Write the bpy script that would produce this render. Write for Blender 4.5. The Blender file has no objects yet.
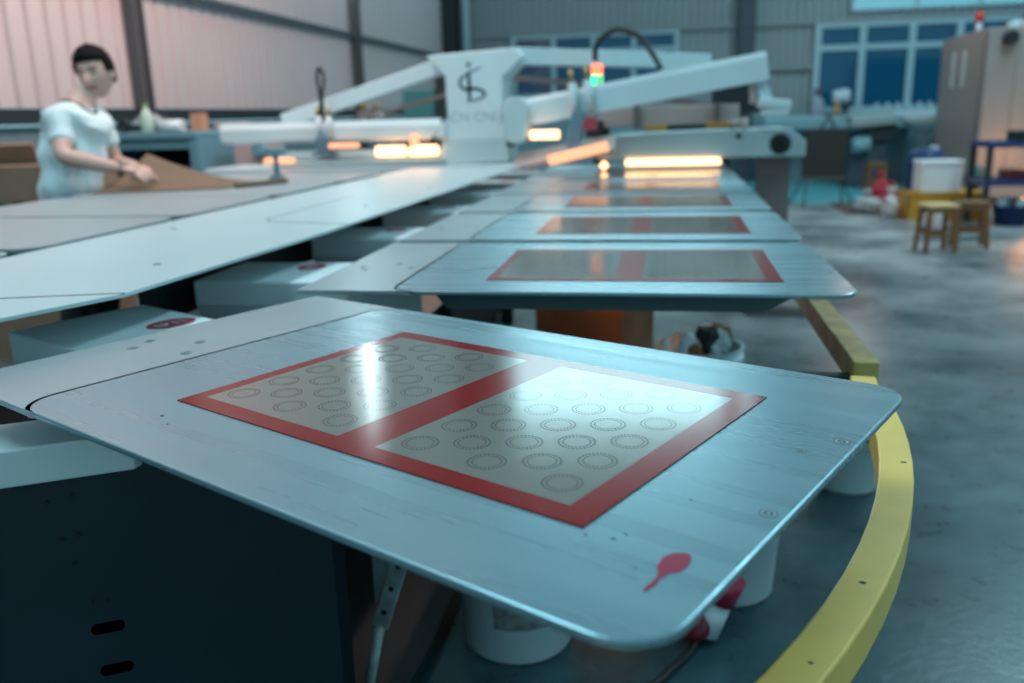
import bpy, bmesh, math, random
from mathutils import Vector, Matrix, Euler
random.seed(7)
SC = bpy.context.scene
COL = SC.collection
PI = math.pi
CZ = 1.28                      # eye height of the camera above the floor

# ------------------------------------------------------------------ camera
cd = bpy.data.cameras.new('camera'); cam = bpy.data.objects.new('camera', cd); COL.objects.link(cam)
YAW, PITCH, ROLL = math.radians(10.4), math.atan(227.5/858), math.radians(1.55)
f0 = Vector((-math.sin(YAW), math.cos(YAW), 0)); r0 = Vector((math.cos(YAW), math.sin(YAW), 0)); u0 = Vector((0, 0, 1))
fw = f0*math.cos(PITCH) - u0*math.sin(PITCH); uu = u0*math.cos(PITCH) + f0*math.sin(PITCH)
rr = r0*math.cos(ROLL) - uu*math.sin(ROLL); uu = uu*math.cos(ROLL) + r0*math.sin(ROLL)
cam.matrix_world = Matrix(((rr.x, uu.x, -fw.x, 0), (rr.y, uu.y, -fw.y, 0), (rr.z, uu.z, -fw.z, CZ), (0, 0, 0, 1)))
cd.sensor_width = 36.0; cd.lens = 858/1024*36
cd.clip_start = 0.02
cd.dof.use_dof = True; cd.dof.focus_distance = 1.12; cd.dof.aperture_fstop = 2.9
SC.camera = cam

# ------------------------------------------------------------------ light and exposure
SC.view_settings.view_transform = 'Standard'; SC.view_settings.look = 'None'
SC.view_settings.exposure = 0.16; SC.view_settings.gamma = 1.0; SC.view_settings.use_curve_mapping = False
w = bpy.data.worlds.new('world'); SC.world = w; w.use_nodes = True
bg = w.node_tree.nodes['Background']
bg.inputs[0].default_value = (0.42, 0.78, 0.90, 1); bg.inputs[1].default_value = 0.58

def area(name, loc, rot, sx, sy, power, color):
    l = bpy.data.lights.new(name, 'AREA'); l.shape = 'RECTANGLE'; l.size = sx; l.size_y = sy
    l.energy = power; l.color = color
    o = bpy.data.objects.new(name, l); o.location = loc; o.rotation_euler = rot; COL.objects.link(o); return o
def point(name, loc, power, color, radius=0.1):
    l = bpy.data.lights.new(name, 'POINT'); l.energy = power; l.color = color; l.shadow_soft_size = radius
    o = bpy.data.objects.new(name, l); o.location = loc; COL.objects.link(o); return o
COOL = (0.52, 0.90, 1.0)
# area lamps added under the roof skylight strips as daylight fill
for sx_, sy_, pw in ((-2.6, 1.4, 170), (4.6, 2.0, 80), (4.6, 9.0, 340)):
    area('skylight_fill', (sx_, sy_, 6.78), (0, 0, 0), 1.5, 4.6, pw, COOL)
# added warm lamps without fixtures, tinting the left wall and the big oven
area('warm_wall_fill', (-1.6, 4.9, 4.4), (0, math.radians(66), 0), 0.4, 3.6, 195, (1.0, 0.62, 0.52))
point('oven_side_fill', (2.7, 12.6, 2.7), 22, (1.0, 0.60, 0.45), 0.2)
point('oven_front_fill', (4.3, 11.3, 0.62), 14, (1.0, 0.42, 0.16), 0.15)

# ------------------------------------------------------------------ materials
MATS = {}
def mat(name, col, rough=0.5, metal=0.0, spec=0.5, noise=0.0, nscale=8.0, stretch=None, bump=0.0, bscale=60.0, coat=0.0, col2=None, rvar=0.0):
    if name in MATS: return MATS[name]
    m = bpy.data.materials.new(name); m.use_nodes = True
    nt = m.node_tree; b = nt.nodes['Principled BSDF']
    b.inputs['Base Color'].default_value = (*col, 1); b.inputs['Roughness'].default_value = rough
    b.inputs['Metallic'].default_value = metal; b.inputs['Specular IOR Level'].default_value = spec
    b.inputs['Coat Weight'].default_value = coat
    tc = nt.nodes.new('ShaderNodeTexCoord'); src = tc.outputs['Object']
    if stretch:
        mp = nt.nodes.new('ShaderNodeMapping'); mp.inputs['Scale'].default_value = stretch
        nt.links.new(src, mp.inputs[0]); src = mp.outputs[0]
    if noise > 0 or col2 or rvar > 0:
        n = nt.nodes.new('ShaderNodeTexNoise'); n.inputs['Scale'].default_value = nscale; n.inputs['Detail'].default_value = 6
        nt.links.new(src, n.inputs['Vector'])
        r = nt.nodes.new('ShaderNodeValToRGB')
        c2 = col2 if col2 else tuple(max(0, c*(1-noise)) for c in col)
        r.color_ramp.elements[0].color = (*c2, 1); r.color_ramp.elements[1].color = (*col, 1)
        r.color_ramp.elements[0].position = 0.35; r.color_ramp.elements[1].position = 0.65
        nt.links.new(n.outputs['Fac'], r.inputs[0])
        if noise > 0 or col2: nt.links.new(r.outputs[0], b.inputs['Base Color'])
        if rvar > 0:
            mr = nt.nodes.new('ShaderNodeMapRange'); mr.inputs['To Min'].default_value = rough-rvar; mr.inputs['To Max'].default_value = rough+rvar
            mr.inputs['From Min'].default_value = 0.3; mr.inputs['From Max'].default_value = 0.7
            nt.links.new(n.outputs['Fac'], mr.inputs[0]); nt.links.new(mr.outputs[0], b.inputs['Roughness'])
    if bump > 0:
        n2 = nt.nodes.new('ShaderNodeTexNoise'); n2.inputs['Scale'].default_value = bscale; n2.inputs['Detail'].default_value = 3
        nt.links.new(src, n2.inputs['Vector'])
        bp = nt.nodes.new('ShaderNodeBump'); bp.inputs['Strength'].default_value = bump; bp.inputs['Distance'].default_value = 0.01
        nt.links.new(n2.outputs['Fac'], bp.inputs['Height']); nt.links.new(bp.outputs[0], b.inputs['Normal'])
    MATS[name] = m; return m
def emat(name, col, s):
    if name in MATS: return MATS[name]
    m = bpy.data.materials.new(name); m.use_nodes = True; b = m.node_tree.nodes['Principled BSDF']
    b.inputs['Base Color'].default_value = (*col, 1)
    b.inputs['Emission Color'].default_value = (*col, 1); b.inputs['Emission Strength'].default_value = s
    MATS[name] = m; return m

M_alu = mat('brushed_aluminium', (0.235, 0.385, 0.445), 0.29, 0.42, noise=0.06, nscale=3, stretch=(0.5, 9, 1), bump=0.0015, bscale=14, rvar=0.05)
M_alu2 = mat('dull_aluminium', (0.34, 0.43, 0.46), 0.36, 0.30, noise=0.06, nscale=4, rvar=0.04)
M_edge = mat('cut_edge', (0.55, 0.66, 0.70), 0.25, 0.9)
M_white = mat('white_enamel', (0.62, 0.76, 0.80), 0.35, 0.0, noise=0.05, nscale=3)
M_cover = mat('cover_enamel', (0.48, 0.62, 0.65), 0.33, 0.0, noise=0.05, nscale=3)
M_navy = mat('navy_plate', (0.010, 0.030, 0.046), 0.5, 0.0, noise=0.3, nscale=4)
M_dark = mat('dark_steel', (0.02, 0.03, 0.035), 0.5, 0.3)
M_black = mat('black_rubber', (0.008, 0.009, 0.010), 0.5)
M_under = mat('grey_blue_paint', (0.075, 0.15, 0.17), 0.45)
M_yel = mat('yellow_paint', (0.98, 0.64, 0.15), 0.38, noise=0.12, nscale=9)
M_red = mat('red_silicone', (0.25, 0.008, 0.007), 0.16, spec=0.25)
M_splash = mat('red_ink', (0.34, 0.012, 0.05), 0.25)
M_stick = mat('red_sticker', (0.38, 0.05, 0.08), 0.5)
M_chrome = mat('steel', (0.5, 0.56, 0.58), 0.25, 1.0)
M_brass = mat('brass', (0.42, 0.30, 0.12), 0.35, 0.8)
M_skin = mat('skin', (0.56, 0.36, 0.30), 0.55)
M_hair = mat('hair', (0.004, 0.004, 0.005), 0.8, spec=0.15, bump=0.4, bscale=90)
M_shirt = mat('white_cotton', (0.60, 0.76, 0.80), 0.9, noise=0.10, nscale=9, bump=0.25, bscale=9)
M_trim = mat('dark_trim', (0.02, 0.03, 0.04), 0.8)
M_trous = mat('dark_trousers', (0.012, 0.015, 0.02), 0.85)
M_kraft = mat('kraft_board', (0.17, 0.115, 0.075), 0.85, noise=0.1)
M_bench = mat('teal_enamel', (0.12, 0.27, 0.33), 0.45)
M_blue = mat('blue_plastic', (0.012, 0.035, 0.13), 0.4)
M_wood = mat('varnished_wood', (0.27, 0.115, 0.045), 0.5, noise=0.3, nscale=6, stretch=(1, 1, 0.2))
M_woodl = mat('pale_wood', (0.78, 0.48, 0.22), 0.5)  # warm light on the stool seat is brightened into this colour
M_pail = mat('white_plastic', (0.58, 0.70, 0.74), 0.4)
M_crate = mat('yellow_plastic', (0.62, 0.28, 0.02), 0.4)
M_redcl = mat('red_cloth', (0.45, 0.03, 0.05), 0.8)
M_oven = mat('beige_enamel', (0.27, 0.235, 0.22), 0.42)
M_pane = mat('window_glass', (0.004, 0.09, 0.18), 0.08, 0.0, spec=0.6)
M_frame = mat('window_paint', (0.34, 0.52, 0.58), 0.4)
M_lamp = emat('infrared_tube', (1.0, 0.50, 0.24), 3.6)
M_glowdim = emat('infrared_glow_dim', (1.0, 0.42, 0.22), 1.0)
M_sigR = emat('signal_red', (1.0, 0.12, 0.06), 3.0)
M_sigG = emat('signal_green', (0.02, 0.9, 0.38), 2.0)
M_day = emat('daylit_panel', (0.56, 0.92, 1.0), 6.5)
M_day2 = emat('daylit_panel_dim', (0.22, 0.52, 0.62), 0.30)
M_daystrip = emat('daylit_strip', (0.75, 0.95, 1.0), 13.0)
M_col = mat('column_paint', (0.040, 0.065, 0.082), 0.5)
M_pink = mat('pinkish_enamel', (0.46, 0.36, 0.34), 0.5)
M_teal = mat('teal_cabinet', (0.03, 0.17, 0.18), 0.5)

# mat field with a fine woven glass fibre surface
def mat_field():
    m = bpy.data.materials.new('woven_mat'); m.use_nodes = True; nt = m.node_tree; b = nt.nodes['Principled BSDF']
    b.inputs['Base Color'].default_value = (0.215, 0.195, 0.17, 1); b.inputs['Roughness'].default_value = 0.085
    tc = nt.nodes.new('ShaderNodeTexCoord')
    hs = []
    for ax in ('X', 'Y'):
        wv = nt.nodes.new('ShaderNodeTexWave'); wv.bands_direction = ax; wv.inputs['Scale'].default_value = 210
        wv.inputs['Distortion'].default_value = 0.6; nt.links.new(tc.outputs['Object'], wv.inputs['Vector']); hs.append(wv)
    ad = nt.nodes.new('ShaderNodeMath'); ad.operation = 'MULTIPLY'
    nt.links.new(hs[0].outputs['Fac'], ad.inputs[0]); nt.links.new(hs[1].outputs['Fac'], ad.inputs[1])
    n = nt.nodes.new('ShaderNodeTexNoise'); n.inputs['Scale'].default_value = 330; nt.links.new(tc.outputs['Object'], n.inputs['Vector'])
    a2 = nt.nodes.new('ShaderNodeMath'); a2.operation = 'ADD'; nt.links.new(ad.outputs[0], a2.inputs[0]); nt.links.new(n.outputs['Fac'], a2.inputs[1])
    bp = nt.nodes.new('ShaderNodeBump'); bp.inputs['Strength'].default_value = 0.3; bp.inputs['Distance'].default_value = 0.00006
    nt.links.new(a2.outputs[0], bp.inputs['Height']); nt.links.new(bp.outputs[0], b.inputs['Normal'])
    return m
M_field = mat_field()
M_ring = mat('ring_print', (0.125, 0.095, 0.085), 0.09)

def floor_mat():
    m = bpy.data.materials.new('concrete_floor'); m.use_nodes = True; nt = m.node_tree; b = nt.nodes['Principled BSDF']
    tc = nt.nodes.new('ShaderNodeTexCoord')
    def noise(s, d=8, r=0.6):
        n = nt.nodes.new('ShaderNodeTexNoise'); n.inputs['Scale'].default_value = s; n.inputs['Detail'].default_value = d; n.inputs['Roughness'].default_value = r
        nt.links.new(tc.outputs['Object'], n.inputs['Vector']); return n
    def ramp(n, stops):
        r = nt.nodes.new('ShaderNodeValToRGB')
        while len(r.color_ramp.elements) < len(stops): r.color_ramp.elements.new(0.5)
        for e, (p, c) in zip(r.color_ramp.elements, stops): e.position = p; e.color = (*c, 1)
        nt.links.new(n.outputs['Fac'], r.inputs[0]); return r
    def mix(a, bb, fac, mode='MIX'):
        x = nt.nodes.new('ShaderNodeMix'); x.data_type = 'RGBA'; x.blend_type = mode
        if isinstance(fac, float): x.inputs['Factor'].default_value = fac
        else: nt.links.new(fac, x.inputs['Factor'])
        nt.links.new(a, x.inputs[6]); nt.links.new(bb, x.inputs[7]); return x.outputs[2]
    n1 = noise(1.1); n2 = noise(7.5, 10, 0.72); n3 = noise(40, 4)
    base = ramp(n1, [(0.3, (0.014, 0.046, 0.056)), (0.5, (0.032, 0.086, 0.102)), (0.7, (0.070, 0.150, 0.172))])
    fine = ramp(n2, [(0.3, (0.42, 0.46, 0.48)), (0.7, (1.15, 1.15, 1.15))])
    c = mix(base.outputs[0], fine.outputs[0], 0.8, 'MULTIPLY')
    # rosy patches of the middle aisle with window sheen painted in, teal painted strip by the back wall
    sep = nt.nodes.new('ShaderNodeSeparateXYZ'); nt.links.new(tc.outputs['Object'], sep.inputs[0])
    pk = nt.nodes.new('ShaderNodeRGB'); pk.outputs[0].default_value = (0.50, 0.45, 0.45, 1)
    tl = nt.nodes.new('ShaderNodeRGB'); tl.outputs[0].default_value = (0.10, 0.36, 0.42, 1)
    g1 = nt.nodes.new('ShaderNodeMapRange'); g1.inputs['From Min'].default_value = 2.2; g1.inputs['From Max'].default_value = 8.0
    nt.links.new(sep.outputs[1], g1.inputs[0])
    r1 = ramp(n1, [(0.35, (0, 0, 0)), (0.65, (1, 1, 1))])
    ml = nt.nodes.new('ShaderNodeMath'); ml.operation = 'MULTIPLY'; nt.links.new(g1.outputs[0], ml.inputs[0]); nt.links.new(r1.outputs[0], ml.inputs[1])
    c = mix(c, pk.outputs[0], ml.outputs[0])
    g2 = nt.nodes.new('ShaderNodeMapRange'); g2.inputs['From Min'].default_value = 12.1; g2.inputs['From Max'].default_value = 12.3
    nt.links.new(sep.outputs[1], g2.inputs[0]); c = mix(c, tl.outputs[0], g2.outputs[0])
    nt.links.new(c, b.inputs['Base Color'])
    mr = nt.nodes.new('ShaderNodeMapRange'); mr.inputs['To Min'].default_value = 0.16; mr.inputs['To Max'].default_value = 0.45
    nt.links.new(n2.outputs['Fac'], mr.inputs[0]); nt.links.new(mr.outputs[0], b.inputs['Roughness']); b.inputs['Specular IOR Level'].default_value = 0.4
    bp = nt.nodes.new('ShaderNodeBump'); bp.inputs['Strength'].default_value = 0.1; bp.inputs['Distance'].default_value = 0.01
    nt.links.new(n3.outputs['Fac'], bp.inputs['Height']); nt.links.new(bp.outputs[0], b.inputs['Normal'])
    return m
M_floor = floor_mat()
M_wallL = mat('rosy_cladding', (0.52, 0.46, 0.47), 0.55, noise=0.06, nscale=1.2)
M_wallB = mat('grey_cladding', (0.28, 0.34, 0.36), 0.55, noise=0.08, nscale=1.2)
M_low = mat('lower_wall', (0.13, 0.21, 0.25), 0.7, noise=0.15, nscale=3)
M_lowb = mat('lower_wall_pale', (0.22, 0.38, 0.43), 0.7, noise=0.12, nscale=3)
M_roof = mat('roof_sheet', (0.30, 0.36, 0.38), 0.7)

# ------------------------------------------------------------------ mesh helpers
class MB:
    """collects shapes and links them as ONE mesh object"""
    def __init__(s): s.bm = bmesh.new(); s.mats = []; s.mi = 0
    def m(s, material):
        if material not in s.mats: s.mats.append(material)
        s.mi = s.mats.index(material); return s
    def _faces(s, before, M=None):
        new = [f for f in s.bm.faces if f not in before]
        for f in new: f.material_index = s.mi
    def box(s, c, d, rot=None, bev=0.0):
        tmp = bmesh.new(); bmesh.ops.create_cube(tmp, size=1.0)
        bmesh.ops.scale(tmp, vec=d, verts=tmp.verts)
        if bev > 0: bmesh.ops.bevel(tmp, geom=tmp.edges[:], offset=bev, segments=2, affect='EDGES', profile=0.5)
        s._merge(tmp, c, rot); return s
    def _merge(s, tmp, c=(0, 0, 0), rot=None):
        if rot is not None:
            R = rot if isinstance(rot, Matrix) else Euler(rot).to_matrix()
            bmesh.ops.transform(tmp, matrix=R.to_4x4(), verts=tmp.verts)
        bmesh.ops.translate(tmp, vec=c, verts=tmp.verts)
        vm = {v: s.bm.verts.new(v.co) for v in tmp.verts}
        for f in tmp.faces:
            try:
                nf = s.bm.faces.new([vm[v] for v in f.verts]); nf.material_index = s.mi; nf.smooth = f.smooth
            except ValueError: pass
        tmp.free()
    def beam(s, a, b, wdt, hgt, bev=0.0, up=(0, 0, 1)):
        a, b = Vector(a), Vector(b); d = b-a; L = d.length; x = d/L
        u = Vector(up); y = u.cross(x)
        if y.length < 1e-4: y = Vector((0, 1, 0)).cross(x)
        y.normalize(); z = x.cross(y)
        R = Matrix((x, y, z)).transposed()
        return s.box((a+b)/2, (L, wdt, hgt), R, bev)
    def cyl(s, a, b, r1, r2=None, n=20, smooth=True, cap=True):
        r2 = r1 if r2 is None else r2
        a, b = Vector(a), Vector(b); z = (b-a).normalized(); x = z.orthogonal().normalized(); y = z.cross(x)
        A = [s.bm.verts.new(a+(x*math.cos(2*PI*i/n)+y*math.sin(2*PI*i/n))*r1) for i in range(n)]
        B = [s.bm.verts.new(b+(x*math.cos(2*PI*i/n)+y*math.sin(2*PI*i/n))*r2) for i in range(n)]
        for i in range(n):
            f = s.bm.faces.new((A[i], A[(i+1) % n], B[(i+1) % n], B[i])); f.smooth = smooth; f.material_index = s.mi
        if cap:
            f = s.bm.faces.new(A[::-1]); f.material_index = s.mi
            f = s.bm.faces.new(B); f.material_index = s.mi
        return s
    def lathe(s, prof, c=(0, 0, 0), n=32, rot=None):
        tmp = bmesh.new(); rings = []
        for r, z in prof:
            if r < 1e-6: rings.append([tmp.verts.new((0, 0, z))])
            else: rings.append([tmp.verts.new((r*math.cos(2*PI*i/n), r*math.sin(2*PI*i/n), z)) for i in range(n)])
        for P, Q in zip(rings, rings[1:]):
            for i in range(n):
                j = (i+1) % n
                if len(P) == 1 and len(Q) == 1: continue
                if len(P) == 1: f = tmp.faces.new((P[0], Q[j], Q[i]))
                elif len(Q) == 1: f = tmp.faces.new((P[i], P[j], Q[0]))
                else: f = tmp.faces.new((P[i], P[j], Q[j], Q[i]))
                f.smooth = True
        s._merge(tmp, c, rot); return s
    def tube(s, pts, r, n=10, res=8):
        P = [Vector(p) for p in pts]; Q = []
        for i in range(len(P)-1):           # catmull-rom
            p0 = P[max(i-1, 0)]; p1 = P[i]; p2 = P[i+1]; p3 = P[min(i+2, len(P)-1)]
            for k in range(res):
                t = k/res
                Q.append(0.5*((2*p1)+(p2-p0)*t+(2*p0-5*p1+4*p2-p3)*t*t+(3*p1-p0-3*p2+p3)*t**3))
        Q.append(P[-1]); prev = None; x = None
        for i, q in enumerate(Q):
            d = (Q[min(i+1, len(Q)-1)]-Q[max(i-1, 0)]).normalized()
            x = d.orthogonal().normalized() if x is None else (x-d*x.dot(d)).normalized()
            y = d.cross(x)
            ring = [s.bm.verts.new(q+(x*math.cos(2*PI*k/n)+y*math.sin(2*PI*k/n))*r) for k in range(n)]
            if prev:
                for k in range(n):
                    f = s.bm.faces.new((prev[k], prev[(k+1) % n], ring[(k+1) % n], ring[k])); f.smooth = True; f.material_index = s.mi
            else: s.bm.faces.new(ring[::-1]).material_index = s.mi
            prev = ring
        s.bm.faces.new(prev).material_index = s.mi
        return s
    def prism(s, poly, z0, z1, T=None):
        """polygon in the local XY plane extruded z0..z1, then mapped with T (4x4)"""
        tmp = bmesh.new()
        A = [tmp.verts.new((x, y, z0)) for x, y in poly]; B = [tmp.verts.new((x, y, z1)) for x, y in poly]
        n = len(poly); tmp.faces.new(A[::-1]); tmp.faces.new(B)
        for i in range(n): tmp.faces.new((A[i], A[(i+1) % n], B[(i+1) % n], B[i]))
        if T is not None: bmesh.ops.transform(tmp, matrix=T, verts=tmp.verts)
        s._merge(tmp); return s
    def quad(s, *p):
        f = s.bm.faces.new([s.bm.verts.new(q) for q in p]); f.material_index = s.mi; return s
    def build(s, name, material=None, parent=None, bev=0.0):
        me = bpy.data.meshes.new(name)
        bmesh.ops.recalc_face_normals(s.bm, faces=s.bm.faces[:])
        s.bm.to_mesh(me); s.bm.free()
        for m in ([material] if material else s.mats): me.materials.append(m)
        o = bpy.data.objects.new(name, me); COL.objects.link(o)
        if parent is not None: o.parent = parent
        if bev > 0:
            md = o.modifiers.new('bevel', 'BEVEL'); md.width = bev; md.segments = 2; md.limit_method = 'ANGLE'
        return o
def tag(o, label, cat, group=None, kind=None):
    o['label'] = label; o['category'] = cat
    if group: o['group'] = group
    if kind: o['kind'] = kind
    return o
def struct(o): o['kind'] = 'structure'; return o
def empty(name, loc=(0, 0, 0), rz=0.0):
    o = bpy.data.objects.new(name, None); COL.objects.link(o); o.location = loc; o.rotation_euler = (0, 0, rz); o.empty_display_size = 0.1
    return o
def thing(name, label, cat, loc=(0, 0, 0), rz=0.0, group=None): return tag(empty(name, loc, rz), label, cat, group)
def copy_tree(o, parent=None):
    c = o.copy(); COL.objects.link(c)
    if parent is not None: c.parent = parent; c.matrix_parent_inverse = o.matrix_parent_inverse.copy()
    for ch in list(o.children): copy_tree(ch, c)
    return c
XZ = Matrix(((1, 0, 0, 0), (0, 0, 1, 0), (0, 1, 0, 0), (0, 0, 0, 1)))     # local XY -> world XZ, extrude along Y

def rrect(x0, y0, x1, y1, r, n=8):
    out = []
    for cx, cy, a in ((x1-r, y0+r, -90), (x1-r, y1-r, 0), (x0+r, y1-r, 90), (x0+r, y0+r, 180)):
        for k in range(n+1):
            t = math.radians(a+90*k/n); out.append((cx+r*math.cos(t), cy+r*math.sin(t)))
    return out

# ================================================================== SETTING
WX, WY = -4.118, 16.5
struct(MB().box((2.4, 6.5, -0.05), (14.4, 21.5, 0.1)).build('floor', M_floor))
def cladding(a, b, z0, z1, pitch, depth, groove, nrm):
    """corrugated sheet from a to b (xy), ribs vertical, facing nrm"""
    m = MB(); a, b, nrm = Vector((*a, 0)), Vector((*b, 0)), Vector((*nrm, 0)); L = (b-a).length; d = (b-a)/L
    prof = []; x = 0
    while x < L:
        prof += [(x, 0), (x+pitch-groove, 0), (x+pitch-groove*0.7, -depth), (x+pitch-groove*0.3, -depth)]; x += pitch
    prof = [(min(p, L), q) for p, q in prof]
    lo = [m.bm.verts.new(a+d*p+nrm*q+Vector((0, 0, z0))) for p, q in prof]
    hi = [m.bm.verts.new(a+d*p+nrm*q+Vector((0, 0, z1))) for p, q in prof]
    for i in range(len(prof)-1):
        if (prof[i+1][0]-prof[i][0]) > 1e-5: m.bm.faces.new((lo[i], lo[i+1], hi[i+1], hi[i]))
    return m
wl = struct(empty('wall_left'))
cladding((WX, -4.0), (WX, WY), 1.40, 7.0, 0.19, 0.03, 0.05, (1, 0)).build('cladding', M_wallL, wl)
MB().box((WX-0.06, 6.25, 0.64), (0.12, 20.5, 1.28)).build('parapet', M_low, wl)
MB().box((WX+0.0, 6.25, 1.345), (0.10, 20.5, 0.10)).build('sill', M_dark, wl)
wb = struct(empty('wall_back'))
cladding((WX, WY), (9.5, WY), 1.16, 7.0, 0.14, 0.025, 0.05, (0, -1)).build('cladding', M_wallB, wb)
MB().box((2.7, WY+0.06, 0.58), (13.6, 0.12, 1.16)).build('parapet', M_lowb, wb)
# roof with two long openings, each closed by a daylit translucent strip
c = MB()
for x0, x1 in ((WX, -3.4), (-1.8, 3.8), (5.4, 9.5)): c.box(((x0+x1)/2, 6.25, 7.03), (x1-x0, 20.5, 0.06))
for x0, x1, gaps in ((-3.4, -1.8, ((-4, -1.0), (3.8, 16.5))), (3.8, 5.4, ((-4, -0.4), (4.4, 6.6), (11.4, 16.5)))):
    for y0, y1 in gaps: c.box(((x0+x1)/2, (y0+y1)/2, 7.03), (x1-x0, y1-y0, 0.06))
struct(c.build('ceiling', M_roof))
k = 4
def window(i, x0, x1, z0, z1, verticals, transoms, pane_m, frame_m=M_frame, fw_=0.07, y=WY-0.03):
    root = struct(empty('window_%d' % i, ((x0+x1)/2, y, z0)))
    cx = (x0+x1)/2
    MB().box((0, 0.0, (z1-z0)/2), (x1-x0, 0.02, z1-z0)).build('pane', pane_m, root)
    f = MB()
    for v in verticals: f.box((v-cx, -0.03, (z1-z0)/2), (fw_, 0.06, z1-z0))
    for t in transoms: f.box((0, -0.028, t-z0), (x1-x0+fw_, 0.05, fw_*0.9))
    f.build('window_frame', frame_m, root)
window(1, -2.84, 0.12, CZ+0.30, CZ+1.35, (-2.84, -2.10, -1.37, -0.64, 0.12), (CZ+0.30, CZ+1.06, CZ+1.35), M_pane, fw_=0.09)
window(2, 2.53, 5.70, CZ-0.08, CZ+1.34, (2.53, 3.27, 4.07, 4.82, 5.70), (CZ-0.08, CZ+0.96, CZ+1.34), M_pane, fw_=0.11)
window(3, 3.06, 7.20, CZ+1.56, CZ+2.5, (3.06, 4.1, 5.1, 6.1, 7.2), (CZ+1.56, CZ+2.5), M_day2, fw_=0.05)
window(4, -3.0, 1.75, CZ+3.62, CZ+5.3, (-3.0, 1.75), (CZ+3.62, CZ+4.15, CZ+5.3), M_day, fw_=0.05)
for i, (yy, wd) in enumerate(((11.02, 0.42),)):
    root = struct(empty('window_%d' % (5+i), (WX+0.02, yy, CZ+1.62)))
    MB().box((0, 0, 1.0), (0.02, wd, 2.0)).build('pane', M_daystrip, root)
    f = MB()
    for s_ in (-1, 1): f.box((0.01, s_*wd/2, 1.0), (0.04, 0.03, 2.04))
    f.build('window_frame', M_frame, root)
for i, (xx, yy) in enumerate(((-2.6, 1.4), (4.6, 2.0), (4.6, 9.0))):
    struct(MB().box((xx, yy, 7.02), (1.6, 4.8, 0.03)).build('window_%d' % (6+i), emat('skylight_sheet', (0.62, 0.90, 1.0), 1.6)))
# steel columns and rails of the hall
t = 1
def trim(mb, m):
    global t
    o = struct(mb.build('trim_%d' % t, m)); t += 1; return o
def ibeam_col(x, y, wx, wy, z1=7.0):
    m = MB(); m.box((x, y-wy/2+0.01, z1/2), (wx, 0.02, z1)); m.box((x, y+wy/2-0.01, z1/2), (wx, 0.02, z1)); m.box((x, y, z1/2), (0.02, wy, z1)); return m
trim(ibeam_col(WX+0.06, 6.40, 0.10, 0.13), mat('column_grey', (0.075, 0.078, 0.085), 0.5))
trim(ibeam_col(WX+0.06, 11.38, 0.10, 0.15), MATS['column_grey'])
trim(MB().box((-3.98, 16.30, 3.5), (0.26, 0.34, 7.0), bev=0.01), M_dark)
trim(MB().box((1.32, 16.36, 3.5), (0.28, 0.26, 7.0), bev=0.01), M_col)
trim(MB().cyl((-3.70, 16.32, 0), (-3.70, 16.32, 7.0), 0.075), M_frame)
trim(MB().box((WX+0.05, 6.25, CZ+1.04), (0.06, 20.4, 0.05)), M_col)
trim(MB().box((2.7, 16.44, CZ+1.40), (13.6, 0.07, 0.07)), mat('rail_grey', (0.24, 0.30, 0.32), 0.5))
trim(MB().box((1.9, 16.42, CZ+0.66), (1.15, 0.07, 0.07)), MATS['rail_grey'])

# ================================================================== PRINTING MACHINE: body
PZ = CZ-0.36                   # printing surface of the pallets
PIV = Vector((-1.26, 1.57, 0))
mach = thing('carousel_printing_machine', 'long white carousel machine with flat centre cover and dark skirt, beneath all the pallets', 'printing machine', (0, 0, 0))
cover = [(-1.565, 1.02), (-1.30, 1.02), (-1.068, 1.196), (-0.979, 1.401), (-0.925, 2.25), (-0.885, 4.0), (-0.85, 5.05), (-1.52, 5.05), (-1.535, 3.37), (-1.555, 1.81)]
cv = MB().prism(cover, CZ-0.308, CZ-0.30).build('centre_cover', M_cover, mach, bev=0.002)
MB().prism([(-0.925, 2.40), (-1.20, 2.47), (-1.24, 2.53), (-1.24, 3.3), (-1.238, 3.3), (-1.238, 2.533), (-1.198, 2.474), (-0.925, 2.404)], CZ-0.301, CZ-0.2992).build('cover_seam', M_col, cv)
MB().prism([(-0.979, 1.401), (-1.24, 1.33), (-1.56, 1.22), (-1.56, 1.216), (-1.24, 1.325), (-0.979, 1.397)], CZ-0.301, CZ-0.2992).build('cover_seam', M_col, cv)
for x, y in ((-1.10, 1.70), (-1.45, 1.62), (-1.04, 2.9), (-1.42, 2.3), (-1.0, 3.6)):
    MB().cyl((x, y, CZ-0.301), (x, y, CZ-0.2975), 0.009, n=14).build('screw', M_chrome, cv)
MB().box((-1.24, 3.4, 0.37), (0.40, 4.2, 0.66), bev=0.01).build('base_frame', M_dark, mach)
for zz, rr_ in ((CZ-0.52, 0.022), (CZ-0.57, 0.03)):
    MB().cyl((-1.0, 1.75, zz), (-1.0, 5.6, zz), rr_).build('track_rail', M_chrome, mach)
MB().box((-1.27, 3.65, CZ-0.44), (0.05, 3.5, 0.10), bev=0.006).build('track_beam', M_dark, mach)
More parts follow.
